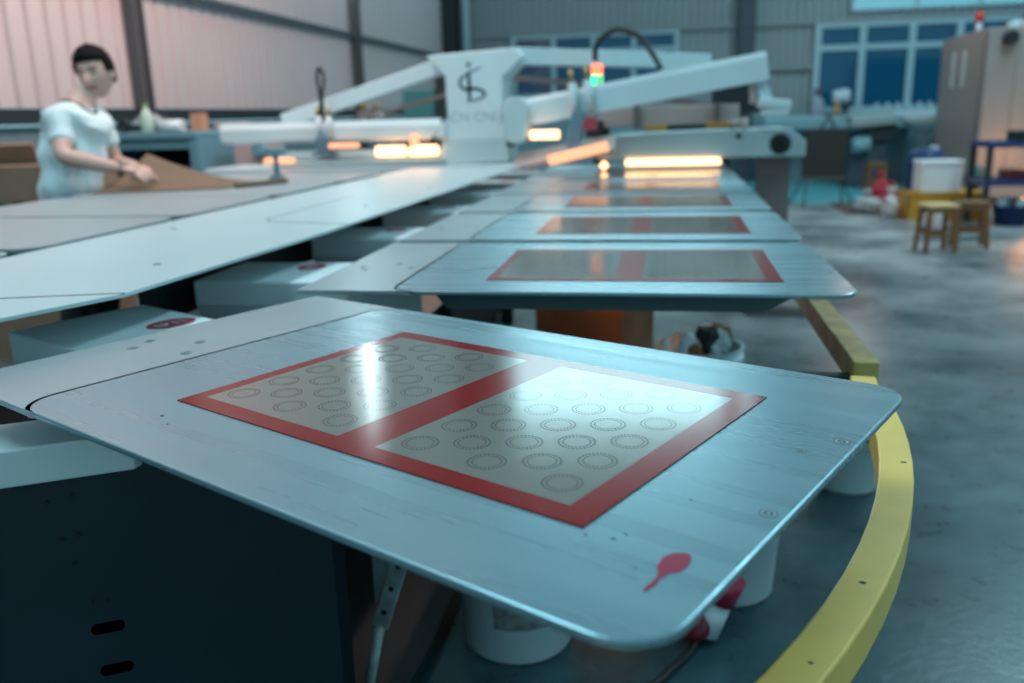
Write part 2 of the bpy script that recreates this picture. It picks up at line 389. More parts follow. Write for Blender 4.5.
# dark skirt of the rounded end with its two adjusting slots
d30 = Vector((math.cos(math.radians(30)), math.sin(math.radians(30)), 0)); n30 = Vector((d30.y, -d30.x, 0))
sk0 = Vector((-1.45, 0.70, 0))
Rk = Matrix((d30, Vector((0, 0, 1)), n30)).transposed().to_4x4(); Rk.translation = sk0
L = 1.07
sk = MB().prism([(0, 0.02), (L, 0.02), (L, CZ-0.47), (0, CZ-0.47)], -0.02, 0.0, Rk).build('end_skirt', M_navy, mach)
def skirt_pt(x, y, z):        # where the sight line to (x,y,z) meets the skirt plane
    o = Vector((0, 0, CZ)); d = Vector((x, y, z+CZ))-o; s_ = (sk0-o).dot(n30)/d.dot(n30); return o+d*s_
for q in ((-0.846, 1.05, -0.758), (-0.842, 1.05, -0.831)):
    p = skirt_pt(*q); e = d30*0.016+Vector((0, 0, 0.002))
    m = MB(); T = Matrix((d30, Vector((0, 0, 1)), n30)).transposed().to_4x4(); T.translation = p
    m.prism(rrect(-0.024, -0.009, 0.024, 0.009, 0.0088), 0.0, 0.002, T); m.build('slot', mat('slot_void', (0.001, 0.001, 0.001), 1.0, spec=0.0), sk)
for q in ((-0.915, 1.05, -0.55), (-0.87, 1.05, -0.535), (-0.90, 1.05, -0.61), (-0.87, 1.05, -0.60), (-0.885, 1.05, -0.65), (-0.84, 1.05, -0.71), (-0.865, 1.05, -0.715)):
    p = skirt_pt(*q); MB().cyl(p, p+n30*0.002, 0.0035, n=10).build('bolt_hole', M_black, sk)
MB().prism([(0, 0.02), (0.9, 0.02), (0.9, CZ-0.52), (0, CZ-0.52)], -0.02, 0.0,
           Matrix.Translation(sk0+d30*L) @ Matrix((Vector((-n30.x, -n30.y, 0)), Vector((0, 0, 1)), d30)).transposed().to_4x4()).build('end_skirt', M_navy, mach)
# white folded end bracket showing under the front pallet
T = Matrix((d30, -n30, Vector((0, 0, 1)))).transposed().to_4x4(); T.translation = Vector((-0.775, 1.073, 0))
eb = MB().prism([(-0.9, 0), (0, 0), (0.02, 0.03), (0.02, 0.13), (-0.9, 0.13)], CZ-0.50, CZ-0.442, T).build('end_bracket', mat('arm_enamel', (0.80, 0.92, 0.95), 0.35), mach, bev=0.004)
# steel link hanging at the skirt's corner
lk = MB(); lk.beam((-0.483, 1.45, CZ-0.79), (-0.552, 1.45, CZ-0.99), 0.010, 0.034, 0.002); lk.cyl((-0.552, 1.45, CZ-0.985), (-0.61, 1.46, CZ-1.23), 0.011, n=12)
lk.box((-0.548, 1.47, CZ-0.84), (0.036, 0.006, 0.22), bev=0.002).box((-0.515, 1.475, CZ-0.80), (0.02, 0.006, 0.12), bev=0.002)
lk.build('support_link', mat('worn_steel', (0.42, 0.52, 0.54), 0.45, 0.2, noise=0.4, nscale=30), mach)
for q in (0.30, 0.55, 0.82):
    MB().cyl((-0.483-0.069*q, 1.443, CZ-0.79-0.20*q), (-0.483-0.069*q, 1.4435, CZ-0.79-0.20*q), 0.006, n=12).build('bolt_hole', M_black, mach)
MB().prism([(-1.4, 0.95), (-0.56, 1.34), (-0.54, 1.75), (-0.54, 2.8), (-1.4, 2.8)], 0.0, 0.05).build('floor_shade_plate', M_dark, mach)  # dark plate added on the floor as the shade under the machine
# legs under the straight side
for y in (2.2, 3.7, 5.2):
    MB().box((-0.98, y, 0.36), (0.07, 0.07, 0.72), bev=0.006).build('leg', M_dark, mach)

# ================================================================== PALLETS
def make_pallet(label, group):
    r = thing('print_pallet', label, 'printing pallet', (0, 0, 0), 0, group)
    pl = MB().m(M_alu).prism(rrect(-0.498, -0.35, 0.465, 0.35, 0.055, 10), -0.009, 0.0)
    o = pl.build('plate', None, r, bev=0.0026)
    a = [(-0.71, -0.35)]; n = 8
    for k in range(n+1):                     # concave fit round the outer plate's corners
        th = math.radians(-90-90*k/n); a.append((-0.443+0.058*math.cos(th), -0.295+0.058*math.sin(th)-0.0))
    for k in range(n+1):
        th = math.radians(180-90*k/n); a.append((-0.443+0.058*math.cos(th), 0.295+0.058*math.sin(th)))
    a = [(x, max(-0.35, min(0.35, y))) for x, y in a]
    a.append((-0.71, 0.35))
    MB().prism(a, -0.009, -0.0004).build('inner_plate', M_alu2, r, bev=0.0015)
    def screw(u, v, rad=0.0085):
        m = MB().m(mat('screw_steel', (0.38, 0.50, 0.54), 0.4, 0.3)).cyl((u, v, -0.001), (u, v, 0.0004), rad, n=18)
        m.m(M_black)
        for k in range(24):
            t0, t1 = 2*PI*k/24, 2*PI*(k+1)/24
            for ra, rb in ((rad*0.86, rad*1.0), (rad*0.28, rad*0.55)):
                m.quad((u+ra*math.cos(t0), v+ra*math.sin(t0), 0.0006), (u+rb*math.cos(t0), v+rb*math.sin(t0), 0.0006),
                       (u+rb*math.cos(t1), v+rb*math.sin(t1), 0.0006), (u+ra*math.cos(t1), v+ra*math.sin(t1), 0.0006))
        m.build('screw', None, r)
    for u, v in ((0.447, 0.117), (0.447, -0.097), (-0.578, -0.015), (-0.534, -0.069), (-0.66, -0.058), (-0.641, -0.100)): screw(u, v)
    screw(0.419, 0.066, 0.006)
    # support frame hanging below the plate, with bevelled ends
    fr = MB()
    T = Matrix(((1, 0, 0, 0), (0, 0, 1, 0), (0, 1, 0, 0), (0, 0, 0, 1)))
    for v in (-0.25, 0.23):
        fr.prism([(-0.44, -0.009), (0.385, -0.009), (0.29, -0.060), (-0.40, -0.060)], v, v+0.02, T)
    fr.box((-0.05, 0, -0.032), (0.60, 0.48, 0.03))
    fr.build('support_frame', M_under, r)
    arm = MB()
    sec = [(-0.11, -0.03), (0.18, -0.03), (0.18, -0.09), (0.16, -0.13), (-0.09, -0.13), (-0.11, -0.09)]
    arm.prism(sec, -1.10, -0.50, Matrix(((0, 0, 1, 0), (1, 0, 0, 0), (0, 1, 0, 0), (0, 0, 0, 1))))
    ao = arm.build('carriage_arm', mat('arm_enamel', (0.80, 0.92, 0.95), 0.35), r, bev=0.006)
    su, sv_ = -0.868, 0.105
    st = MB().m(M_stick); st.prism([(su+0.036*math.cos(2*PI*k/28), sv_+0.050*math.sin(2*PI*k/28)) for k in range(28)], -0.0302, -0.0288)
    st.m(M_pail)
    for x0, y0, x1, y1 in ((-0.012, -0.032, 0.012, -0.026), (-0.012, -0.016, 0.012, -0.016), (0.012, -0.016, -0.010, -0.004), (-0.012, 0.008, 0.014, 0.008), (-0.012, 0.022, 0.010, 0.030)):
        st.beam((su+x0, sv_+y0, -0.0286), (su+x1, sv_+y1, -0.0286), 0.005, 0.0006)
    st.build('sticker', None, ao)
    return r
def make_mat_sheet():
    m = MB().m(M_field); Z = 0.0012
    m.box((-0.1685, 0, Z/2), (0.262, 0.374, Z)); m.box((0.157, 0, Z/2), (0.264, 0.374, Z))
    m.m(M_red)
    for x0, x1, y0, y1 in ((-0.3225, 0.3225, -0.2165, -0.187), (-0.3225, 0.3225, 0.187, 0.2165), (-0.3225, -0.2995, -0.187, 0.187), (-0.0375, 0.025, -0.187, 0.187), (0.289, 0.3225, -0.187, 0.187)):
        m.box(((x0+x1)/2, (y0+y1)/2, Z/2), (x1-x0, y1-y0, Z))
    m.m(M_ring)
    def ring(cx, cy, r, wd, ns, fill):
        for k in range(ns):
            t0 = 2*PI*k/ns; t1 = t0+2*PI/ns*fill; tm = (t0+t1)/2
            P = [(cx+q*math.cos(tt), cy+q*math.sin(tt), Z+0.0002) for tt in (t0, tm, t1) for q in (r-wd/2, r+wd/2)]
            m.quad(P[0], P[1], P[3], P[2]); m.quad(P[2], P[3], P[5], P[4])
    for base in (0.060, -0.269):
        for i in range(5):
            u = base+0.0486*i
            v0 = -0.149 if i % 2 == 0 else -0.1155
            while v0 < 0.16:
                ring(u, v0, 0.0205, 0.0021, 30, 0.66); ring(u, v0, 0.0158, 0.0017, 22, 0.66); v0 += 0.0672
    return m.build('silicone_mat', None)
A1 = math.radians(-27.4)
G = 'aluminium pallets along the right side of the machine'
p0 = make_pallet('brushed aluminium pallet nearest the camera, in sharp focus with a red paint splash', G)
p0.location = (-0.255, 1.039, PZ); p0.rotation_euler = (0, 0, A1)
msheet = make_mat_sheet()
tag(msheet, 'red-bordered grey baking mat with ring prints on the nearest pallet, in sharp focus', 'baking mat', 'baking mats on the right-hand pallets')
msheet.location = (-0.255, 1.039, PZ+0.0003); msheet.rotation_euler = (0, 0, A1)
ords = ['first', 'second', 'third', 'fourth', 'fifth', 'sixth']
PY = [2.085+0.757*i for i in range(6)]
for i, y in enumerate(PY):
    c = copy_tree(p0); c.location = (-0.085, y, PZ); c.rotation_euler = (0, 0, 0)
    c['label'] = ['aluminium pallet just behind the nearest one, its corner over the yellow rail', 'aluminium pallet second in the row behind the nearest pallet',
                  'aluminium pallet third in the row behind the nearest pallet', 'aluminium pallet fourth in the row behind the nearest pallet',
                  'aluminium pallet fifth in the row, just before the glowing dryer', 'aluminium pallet under the glowing flash dryer beam'][i]
    if i < 5:
        c = msheet.copy(); COL.objects.link(c); c.location = (-0.075, y-0.008, PZ+0.0003); c.rotation_euler = (0, 0, 0)
        c['label'] = 'red-bordered baking mat on the %s pallet behind the nearest one' % ords[i]
# red ink splash and specks on the nearest pallet only
sp = [(0.4234, -0.2069), (0.4268, -0.213), (0.4285, -0.2201), (0.4285, -0.2343), (0.4217, -0.2429), (0.42, -0.2539), (0.4211, -0.2627), (0.4203, -0.2715), (0.4192, -0.2789), (0.4168, -0.2769), (0.4167, -0.2665), (0.417, -0.2579), (0.4154, -0.2493), (0.4088, -0.2391), (0.4058, -0.2233), (0.4097, -0.2121), (0.4183, -0.2061)]
MB().prism(sp, 0.0, 0.0007).build('paint_splash', M_splash, p0)
for u, v, r_ in ((0.355, -0.218, 0.0022), (0.331, -0.2255, 0.0015), (-0.284, -0.262, 0.003), (0.36, -0.205, 0.0016), (0.376, -0.11, 0.0014), (0.395, -0.25, 0.0014), (-0.25, -0.275, 0.0015)):
    MB().prism([(u+r_*math.cos(k*0.9), v+r_*math.sin(k*0.9)*0.7) for k in range(7)], 0.0, 0.0005).build('paint_speck', mat('dark_speck', (0.10, 0.03, 0.05), 0.6), p0)

# pallets of the far (left) side, seen as flat plates behind the cover
LZ = CZ-0.302
lp = None
for i, y in enumerate((1.545, 2.285, 3.02, 3.745, 4.475)):
    if lp is None:
        lp = thing('print_pallet', 'x', 'printing pallet', (0, 0, 0), 0, 'aluminium pallets along the left side of the machine')
        MB().prism(rrect(-0.50, -0.350, 0.50, 0.350, 0.07), -0.014, 0).build('plate', M_alu2, lp, bev=0.002)
        MB().box((0.0, 0, -0.03), (0.85, 0.6, 0.03), bev=0.003).build('support_frame', M_under, lp)
        MB().box((0.20, 0, -0.082), (0.55, 0.24, 0.07), bev=0.008).build('carriage_arm', M_white, lp)
        o = lp
    else: o = copy_tree(lp)
    o.location = (-2.10, y, LZ)
    o['label'] = ['left-side pallet nearest the camera, cut off by the photo edge', 'left-side pallet second from the camera, beyond the centre cover',
                  'left-side pallet the man stands beside, third from the camera', 'left-side pallet under the brown sheet the man holds', 'left-side pallet farthest away, under the brown stick'][i]

# ================================================================== PRINT HEAD TOWER
TY = 5.35
def tx(px): return -1.374+(px-443)*0.00629
def tz(py): return CZ+0.094+(100-py)*0.0060
tw = thing('print_head_tower', 'white T-shaped machine tower with a dark logo on its front', 'machine tower', (-1.18, TY, CZ-0.30))
def rel(o, root):                    # parent keeping world placement (root has no scale)
    o.parent = root; o.matrix_parent_inverse = Matrix.Translation(-Vector(root.location)); return o
prof = [(427.6, 56), (446, 77), (446.6, 120), (439, 143), (440, 142.6), (506, 142.6), (500.8, 123), (502, 80), (523.7, 59), (515, 51.4)]
prof = [(427.6, 56), (446, 77), (446.6, 120), (439.5, 142.5), (506.5, 140.5), (500.8, 122), (502, 80), (523.7, 59.5), (515, 51.4)]
sh = MB().prism([(tx(a), tz(b)) for a, b in prof], TY, TY+0.34, XZ).build('tower_shell', M_white, None, bev=0.008); rel(sh, tw)
rel(MB().prism([(tx(439.5), tz(142.5)), (tx(439.5), tz(165)), (tx(506.5), tz(163)), (tx(506.5), tz(140.5))], TY-0.006, TY+0.36, XZ).build('tower_foot', M_cover, None, bev=0.004), tw)
# logo: a dotted i with a swooping s through it
def stroke(pts, w0, w1, y, res=7):
    P = [Vector((tx(420+a/5.257), tz(40+b/5.257), 0)) for a, b in pts]; Q = []
    for i in range(len(P)-1):
        p_0, p1, p2, p3 = P[max(i-1, 0)], P[i], P[i+1], P[min(i+2, len(P)-1)]
        for k in range(res):
            tt = k/res; Q.append(0.5*((2*p1)+(p2-p_0)*tt+(2*p_0-5*p1+4*p2-p3)*tt*tt+(3*p1-p_0-3*p2+p3)*tt**3))
    Q.append(P[-1]); l, r_ = [], []
    for i, q in enumerate(Q):
        d = (Q[min(i+1, len(Q)-1)]-Q[max(i-1, 0)]).normalized(); nn = Vector((-d.y, d.x, 0)); f = i/(len(Q)-1)
        wd = w0+(w1-w0)*math.sin(f*PI); l.append(q+nn*wd/2); r_.append(q-nn*wd/2)
    m = MB()
    for i in range(len(Q)-1):
        m.quad((l[i].x, y, l[i].y), (l[i+1].x, y, l[i+1].y), (r_[i+1].x, y, r_[i+1].y), (r_[i].x, y, r_[i].y))
    return m.bm
M_logo = mat('logo_print', (0.015, 0.06, 0.09), 0.5)
lg = MB()
for bmx in (stroke([(262, 172), (262, 240), (262, 325)], 0.016, 0.024, TY-0.002),
            stroke([(330, 152), (265, 180), (215, 218), (235, 262), (300, 262), (342, 288), (315, 315), (245, 328)], 0.006, 0.020, TY-0.002)):
    tmp_me = bpy.data.meshes.new('t'); bmx.to_mesh(tmp_me); lg.bm.from_mesh(tmp_me); bpy.data.meshes.remove(tmp_me)
lg.m(M_logo); lg.cyl((tx(420+262/5.257), TY-0.003, tz(40+138/5.257)), (tx(420+262/5.257), TY, tz(40+138/5.257)), 0.014, n=16)
o = lg.build('logo', M_logo, None); o.parent = sh
def text(s, size, loc, rot, m, ext=0.0008):
    cu = bpy.data.curves.new('txt', 'FONT'); cu.body = s; cu.size = size; cu.extrude = ext; cu.align_x = 'CENTER'; cu.align_y = 'CENTER'
    o = bpy.data.objects.new('lettering', cu); COL.objects.link(o)
    dg = bpy.context.evaluated_depsgraph_get(); me = bpy.data.meshes.new_from_object(o.evaluated_get(dg))
    bpy.data.objects.remove(o); me.materials.clear(); me.materials.append(m)
    o = bpy.data.objects.new('lettering', me); COL.objects.link(o); o.location = loc; o.rotation_euler = rot; return o
o = text('CN CNI', 0.085, (tx(473), TY-0.001, tz(118)), (PI/2, 0, 0), mat('faint_print', (0.34, 0.44, 0.47), 0.5)); o.parent = sh
def part(mb, name, m, root, bev=0.0): return rel(mb.build(name, m, None, bev), root)
part(MB().box((-1.9, TY+0.12, CZ-0.32), (2.1, 0.5, 0.05), bev=0.006), 'base_plate', M_white, tw)
# upper struts to both sides
part(MB().beam((-1.42, TY+0.17, CZ+0.30), (-2.50, TY+0.17, CZ-0.01), 0.10, 0.095, 0.006), 'strut', M_white, tw)
part(MB().beam((-0.95, TY+0.17, CZ+0.345), (0.26, 6.6, CZ+0.325), 0.10, 0.10, 0.006), 'strut', M_white, tw)
# left printing arm (level) with carriage beam beneath
part(MB().prism([(-0.005, -0.07), (0.05, -0.07), (0.05, 0.045), (0.03, 0.06), (-0.03, 0.06), (-0.05, 0.02), (-0.05, -0.05)], -2.87, -1.36,
     Matrix.Translation((0, TY+0.02, CZ-0.075)) @ Matrix(((0, 0, 1, 0), (1, 0, 0, 0), (0, 1, 0, 0), (0, 0, 0, 1)))), 'print_arm', M_white, tw)
part(MB().box((-1.95, TY+0.05, CZ-0.225), (1.15, 0.12, 0.05), bev=0.006).box((-1.95, TY-0.0, CZ-0.27), (1.15, 0.2, 0.025), bev=0.004), 'carriage_beam', M_cover, tw)
for x0, x1 in ((-1.80, -1.62), (-1.58, -1.41)):
    part(MB().cyl((x0, TY-0.06, CZ-0.205), (x1, TY-0.06, CZ-0.205), 0.032, n=16), 'infrared_tube', M_lamp, tw)
part(MB().box((-1.555, TY-0.06, CZ-0.16), (0.045, 0.05, 0.10), bev=0.006), 'tube_bracket', M_glowdim, tw)
part(MB().box((-2.37, TY-0.25, CZ-0.245), (0.17, 0.1, 0.035), bev=0.006), 'infrared_tube', M_glowdim, tw)
# squeegee cylinders with brass caps on the left arm
for x in (-2.175, -2.105):
    q = part(MB().cyl((x, TY-0.06, CZ-0.12), (x, TY-0.06, CZ+0.015), 0.019, n=14), 'squeegee_cylinder', M_pail, tw)
    o = MB().cyl((x, TY-0.06, CZ+0.015), (x, TY-0.06, CZ+0.075), 0.012, n=12).build('brass_cap', M_brass, q)
part(MB().box((-2.14, TY-0.07, CZ-0.16), (0.10, 0.05, 0.10), bev=0.006).box((-2.14, TY-0.07, CZ-0.215), (0.16, 0.05, 0.02)), 'squeegee_holder', mat('blue_steel', (0.16, 0.27, 0.34), 0.4, 0.4), tw)
part(MB().tube([(-2.165, TY-0.04, CZ+0.02), (-2.165, TY-0.02, CZ+0.13), (-2.185, TY, CZ+0.25), (-2.165, TY, CZ+0.31), (-2.14, TY, CZ+0.25), (-2.155, TY-0.02, CZ+0.12), (-2.16, TY, CZ-0.01)], 0.010), 'hose', M_black, tw)
for x in (-1.98, -1.89):
    q = part(MB().cyl((x, TY+0.25, CZ-0.05), (x, TY+0.25, CZ+0.045), 0.04, n=14), 'squeegee_cylinder', M_pink, tw)
    o = MB().cyl((x, TY+0.25, CZ+0.045), (x, TY+0.25, CZ+0.09), 0.02, n=12).build('brass_cap', M_brass, q)
part(MB().box((-2.0, TY-0.1, CZ-0.165), (0.19, 0.05, 0.03), bev=0.005), 'warm_strip', M_glowdim, tw)
# small cables by the tower sides
part(MB().tube([(-1.36, TY-0.01, CZ+0.02), (-1.40, TY-0.02, CZ-0.08), (-1.46, TY-0.02, CZ-0.155)], 0.010), 'cable', M_black, tw)
part(MB().box((-1.45, TY-0.02, CZ-0.17), (0.05, 0.04, 0.03), bev=0.004), 'cable_clamp', M_black, tw)
part(MB().tube([(-1.0, TY-0.01, CZ+0.0), (-0.98, TY-0.03, CZ-0.08), (-0.96, TY-0.03, CZ-0.13)], 0.010), 'cable', M_black, tw)
part(MB().box((-0.95, TY-0.03, CZ-0.16), (0.05, 0.04, 0.07), bev=0.004), 'cable_clamp', M_black, tw)
# right printing arm, raised
a0, a1 = Vector((-0.86, TY, CZ+0.01)), Vector((0.55, TY, CZ+0.235))
part(MB().prism([(-0.06, -0.085), (0.06, -0.085), (0.06, 0.055), (0.035, 0.075), (-0.03, 0.075), (-0.06, 0.045)], 0, (a1-a0).length,
     Matrix.Translation(a0) @ Matrix.Rotation(-math.atan2(a1.z-a0.z, a1.x-a0.x), 4, 'Y') @ Matrix(((0, 0, 1, 0), (1, 0, 0, 0), (0, 1, 0, 0), (0, 0, 0, 1)))), 'print_arm', M_white, tw)
part(MB().prism(rrect(-0.985, CZ-0.175, -0.825, CZ+0.095, 0.075), TY-0.12, TY+0.05, XZ), 'arm_pivot_cover', M_cover, tw, 0.01)
part(MB().prism([(0.50, CZ+0.16), (0.56, CZ+0.14), (0.60, CZ-0.0), (0.52, CZ+0.02)], TY-0.02, TY+0.10, XZ), 'end_bracket', M_white, tw)
part(MB().box((0.60, TY, CZ+0.015), (0.19, 0.12, 0.06), (0, 0.1, 0), 0.015).box((0.605, TY, CZ-0.03), (0.15, 0.12, 0.03)), 'screen_clamp', M_pail, tw)
part(MB().box((0.475, TY+0.0, CZ+0.10), (0.035, 0.06, 0.16), (0, -0.1, 0)), 'warm_edge', M_pink, tw)
for x in (-0.565, -0.475):
    z0 = CZ+0.0+(x+0.86)*0.16
    q = part(MB().cyl((x+0.02, TY-0.085, z0-0.06), (x, TY-0.085, z0+0.12), 0.026, n=14), 'squeegee_cylinder', M_pail, tw)
    o = MB().cyl((x, TY-0.085, z0+0.12), (x-0.012, TY-0.085, z0+0.20), 0.013, n=12).build('brass_cap', M_brass, q)
q = part(MB().cyl((-0.42, TY+0.10, CZ+0.05), (-0.42, TY+0.10, CZ+0.21), 0.014, n=12), 'brass_cap', M_brass, tw)
part(MB().box((-0.54, TY-0.09, CZ-0.10), (0.08, 0.06, 0.22), (0, 0.2, 0), 0.008).box((-0.58, TY-0.1, CZ-0.235), (0.22, 0.06, 0.05), (0, -0.3, 0), 0.01), 'squeegee_holder', MATS['blue_steel'], tw)
part(MB().cyl((-0.455, TY-0.12, CZ-0.075), (-0.455, TY-0.04, CZ-0.075), 0.045, n=16), 'adjusting_knob', M_stick, tw)
part(MB().box((-0.40, TY-0.09, CZ-0.085), (0.05, 0.05, 0.07), bev=0.01).box((-0.44, TY-0.1, CZ-0.125), (0.08, 0.05, 0.05), bev=0.01), 'valve', M_black, tw)
part(MB().box((0.0, TY, CZ+0.20), (0.10, 0.08, 0.07), (0, -0.16, 0), 0.008), 'hose_port', M_pail, tw)
part(MB().tube([(-0.45, TY+0.2, CZ+0.30), (-0.44, TY+0.2, CZ+0.40), (-0.33, TY+0.15, CZ+0.47), (-0.19, TY+0.1, CZ+0.43), (-0.10, TY+0.05, CZ+0.32), (-0.03, TY, CZ+0.20)], 0.017), 'hose', M_black, tw)
part(MB().cyl((-0.81, TY-0.13, CZ-0.125), (-0.64, TY-0.13, CZ-0.125), 0.026, n=16), 'infrared_tube', M_lamp, tw)
# tilted screen frame, its caught glow put in as an emissive strip
tiltm = MB().box((-0.62, TY-0.02, CZ-0.24), (0.62, 0.30, 0.035), (0.25, -0.16, 0), 0.006)
part(tiltm, 'screen_frame', M_pink, tw)
part(MB().box((-0.52, TY-0.19, CZ-0.235), (0.36, 0.03, 0.06), (0, -0.22, 0), 0.006), 'warm_strip', M_glowdim, tw)
# small X-braces seen behind the tower
part(MB().beam((-1.95, TY+0.6, CZ+0.03), (-1.38, TY+0.6, CZ+0.17), 0.03, 0.03), 'brace', mat('brown_steel', (0.16, 0.14, 0.13), 0.5), tw)
part(MB().beam((-1.05, TY+0.6, CZ+0.24), (-0.45, TY+0.6, CZ+0.16), 0.03, 0.04), 'brace', MATS['brown_steel'], tw)

# second print head standing behind: rosy beam
hb = thing('print_head_beam', 'rosy horizontal print head beam behind the raised white arm', 'machine beam', (0, 7.0, CZ-0.05))
part(MB().box((-0.05, 7.0, CZ-0.045), (1.15, 0.25, 0.15), bev=0.012), 'beam', M_pink, hb)
part(MB().box((0.36, 6.85, CZ-0.04), (0.04, 0.06, 0.17)).box((-0.24, 6.85, CZ-0.05), (0.04, 0.06, 0.19)), 'clamp', MATS['brown_steel'], hb)
part(MB().box((0.10, 7.05, CZ+0.06), (0.5, 0.06, 0.05), (0, 0.2, 0)), 'linkage', MATS['brown_steel'], hb)
part(MB().box((0.55, 7.3, CZ+0.10), (0.42, 0.3, 0.28), bev=0.01), 'motor_housing', M_dark, hb)
part(MB().box((-0.52, 7.0, -0.06+CZ-0.49), (0.12, 0.12, 0.90), bev=0.01).box((0.42, 7.0, -0.06+CZ-0.49), (0.12, 0.12, 0.90), bev=0.01).box((-0.05, 7.0, 0.135), (1.2, 0.5, 0.27), bev=0.01), 'stand', M_dark, hb)

# flash dryer over the farthest pallet
fl = thing('flash_dryer', 'white flash dryer beam with a round dark fan and orange glow beneath', 'dryer', (0.2, 5.6, CZ-0.3))
fp = [(-0.44, CZ-0.29), (0.815, CZ-0.295), (0.815, CZ-0.20), (0.72, CZ-0.125), (0.55, CZ-0.125), (-0.30, CZ-0.145), (-0.44, CZ-0.17)]
part(MB().prism(fp, 5.5, 5.95, XZ), 'dryer_body', M_cover, fl, 0.01)
fan = part(MB().cyl((0.665, 5.492, CZ-0.215), (0.665, 5.52, CZ-0.215), 0.062, n=28), 'fan_guard', M_black, fl)
q = MB()
for r_ in (0.022, 0.042): 
    q.lathe([(r_, 0.0), (r_+0.006, 0.004), (r_, 0.008)], (0.665, 5.49, CZ-0.215), 24, (PI/2, 0, 0))
o = q.build('fan_ring', M_col, fan)
part(MB().cyl((0.42, 5.49, CZ-0.165), (0.42, 5.51, CZ-0.165), 0.018, n=16), 'button', M_col, fl)
part(MB().box((-0.08, 5.60, CZ-0.108), (0.14, 0.06, 0.032), bev=0.005).box((0.30, 5.60, CZ-0.100), (0.14, 0.06, 0.034), bev=0.005), 'handle_grip', M_crate, fl)
part(MB().cyl((-0.13, 5.60, CZ-0.112), (0.38, 5.60, CZ-0.102), 0.016, n=12), 'handle_bar', M_black, fl)
part(MB().cyl((0.46, 5.70, CZ-0.13), (0.46, 5.70, CZ-0.06), 0.03, n=14).cyl((0.40, 5.72, CZ-0.13), (0.40, 5.72, CZ-0.07), 0.022, n=14), 'connector', M_pink, fl)
part(MB().box((0.03, 5.52, CZ-0.315), (0.58, 0.10, 0.035), bev=0.008), 'infrared_tube', M_lamp, fl)
part(MB().lathe([(0, -0.03), (0.03, 0), (0, 0.03)], (-0.39, 5.46, CZ-0.325), 16), 'indicator', M_lamp, fl)
part(MB().box((0.66, 5.75, (CZ-0.29)/2), (0.20, 0.12, CZ-0.29), bev=0.006).box((0.72, 5.75, 0.03), (0.4, 0.5, 0.06), bev=0.01), 'stand', mat('stand_brown', (0.20, 0.17, 0.165), 0.5), fl)

# signal tower light
sg = thing('signal_light', 'small stack light with a red lamp over a green lamp', 'signal light', (-0.446, 5.62, CZ-0.1))
part(MB().cyl((-0.446, 5.62, CZ-0.135), (-0.446, 5.62, CZ+0.185), 0.012, n=10), 'pole', M_chrome, sg)
part(MB().cyl((-0.446, 5.62, CZ+0.160), (-0.446, 5.62, CZ+0.222), 0.034, n=18), 'green_lamp', M_sigG, sg)
part(MB().cyl((-0.446, 5.62, CZ+0.226), (-0.446, 5.62, CZ+0.284), 0.034, n=18), 'red_lamp', M_sigR, sg)

# teal control box behind the tower's left side
tc_ = thing('control_box', 'teal control cabinet behind the white tower under its left strut', 'cabinet', (-2.0, 7.4, 0))
part(MB().box((-2.08, 7.4, CZ-0.28), (0.28, 0.25, 1.0), bev=0.01), 'body', M_teal, tc_)
part(MB().box((-2.08, 7.27, CZ-0.06), (0.24, 0.012, 0.24), bev=0.004), 'door', M_teal, tc_)
part(MB().box((-2.08, 7.4, 0.25), (0.32, 0.3, 0.5), bev=0.01), 'plinth', M_dark, tc_)
part(MB().box((-1.89, 7.36, CZ+0.1), (0.08, 0.2, 0.7), bev=0.01), 'side_post', M_dark, tc_)

# ================================================================== YELLOW GUARD RAIL
YR = CZ-0.50
def sweep(path, w0, h, name, m, parent):
    mb = MB(); prev = None
    for i, p in enumerate(path):
        d = (path[min(i+1, len(path)-1)]-path[max(i-1, 0)]).normalized(); n = Vector((d.y, -d.x, 0))
        ring = [mb.bm.verts.new(p+n*a+Vector((0, 0, b))) for a, b in ((-w0/2, 0), (w0/2, 0), (w0/2, -h), (-w0/2, -h))]
        if prev:
            for k in range(4): mb.bm.faces.new((prev[k], prev[(k+1) % 4], ring[(k+1) % 4], ring[k]))
        else: mb.bm.faces.new(ring)
        prev = ring
    mb.bm.faces.new(prev[::-1])
    return mb.build(name, m, parent, bev=0.003)
cr = thing('guard_rail', 'curved yellow guard rail bending round the nearest pallet', 'guard rail', (0.36, 1.2, 0))
cr.location = (0, 0, 0)
path = [Vector((-1.26+1.629*math.cos(math.radians(a)), 1.57+1.629*math.sin(math.radians(a)), YR)) for a in [-100+i*2.6 for i in range(40)]]
path += [Vector((0.371+0.003*i, 1.62+0.035*i, YR)) for i in range(2)]
sweep(path, 0.046, 0.052, 'rail', M_yel, cr)
for a in (-97, -5):
    ca, sa = math.cos(math.radians(a)), math.sin(math.radians(a))
    MB().beam((-1.26+1.61*ca, 1.57+1.61*sa, YR-0.03), (-1.26+0.95*ca, 1.57+0.95*sa, YR-0.03), 0.03, 0.03, 0.003).build('bracket', M_dark, cr)
for a, dr in ((-31, 0.004), (-37, -0.01), (-38.5, 0.006), (-25, 0), (-52, 0.004), (-12, 0.01)):
    q = Vector((-1.26+(1.629+dr)*math.cos(math.radians(a)), 1.57+(1.629+dr)*math.sin(math.radians(a)), YR+0.0004))
    MB().prism([(q.x+0.0045*math.cos(k)*random.uniform(.5, 1.2), q.y+0.003*math.sin(k)*random.uniform(.5, 1.2)) for k in range(6)], q.z-0.0006, q.z).build('paint_chip', mat('chip', (0.05, 0.05, 0.03), 0.7), cr)
sr = thing('guard_rail', 'straight yellow guard rail running away beside the pallets, scuffed inner face', 'guard rail', (0, 0, 0))
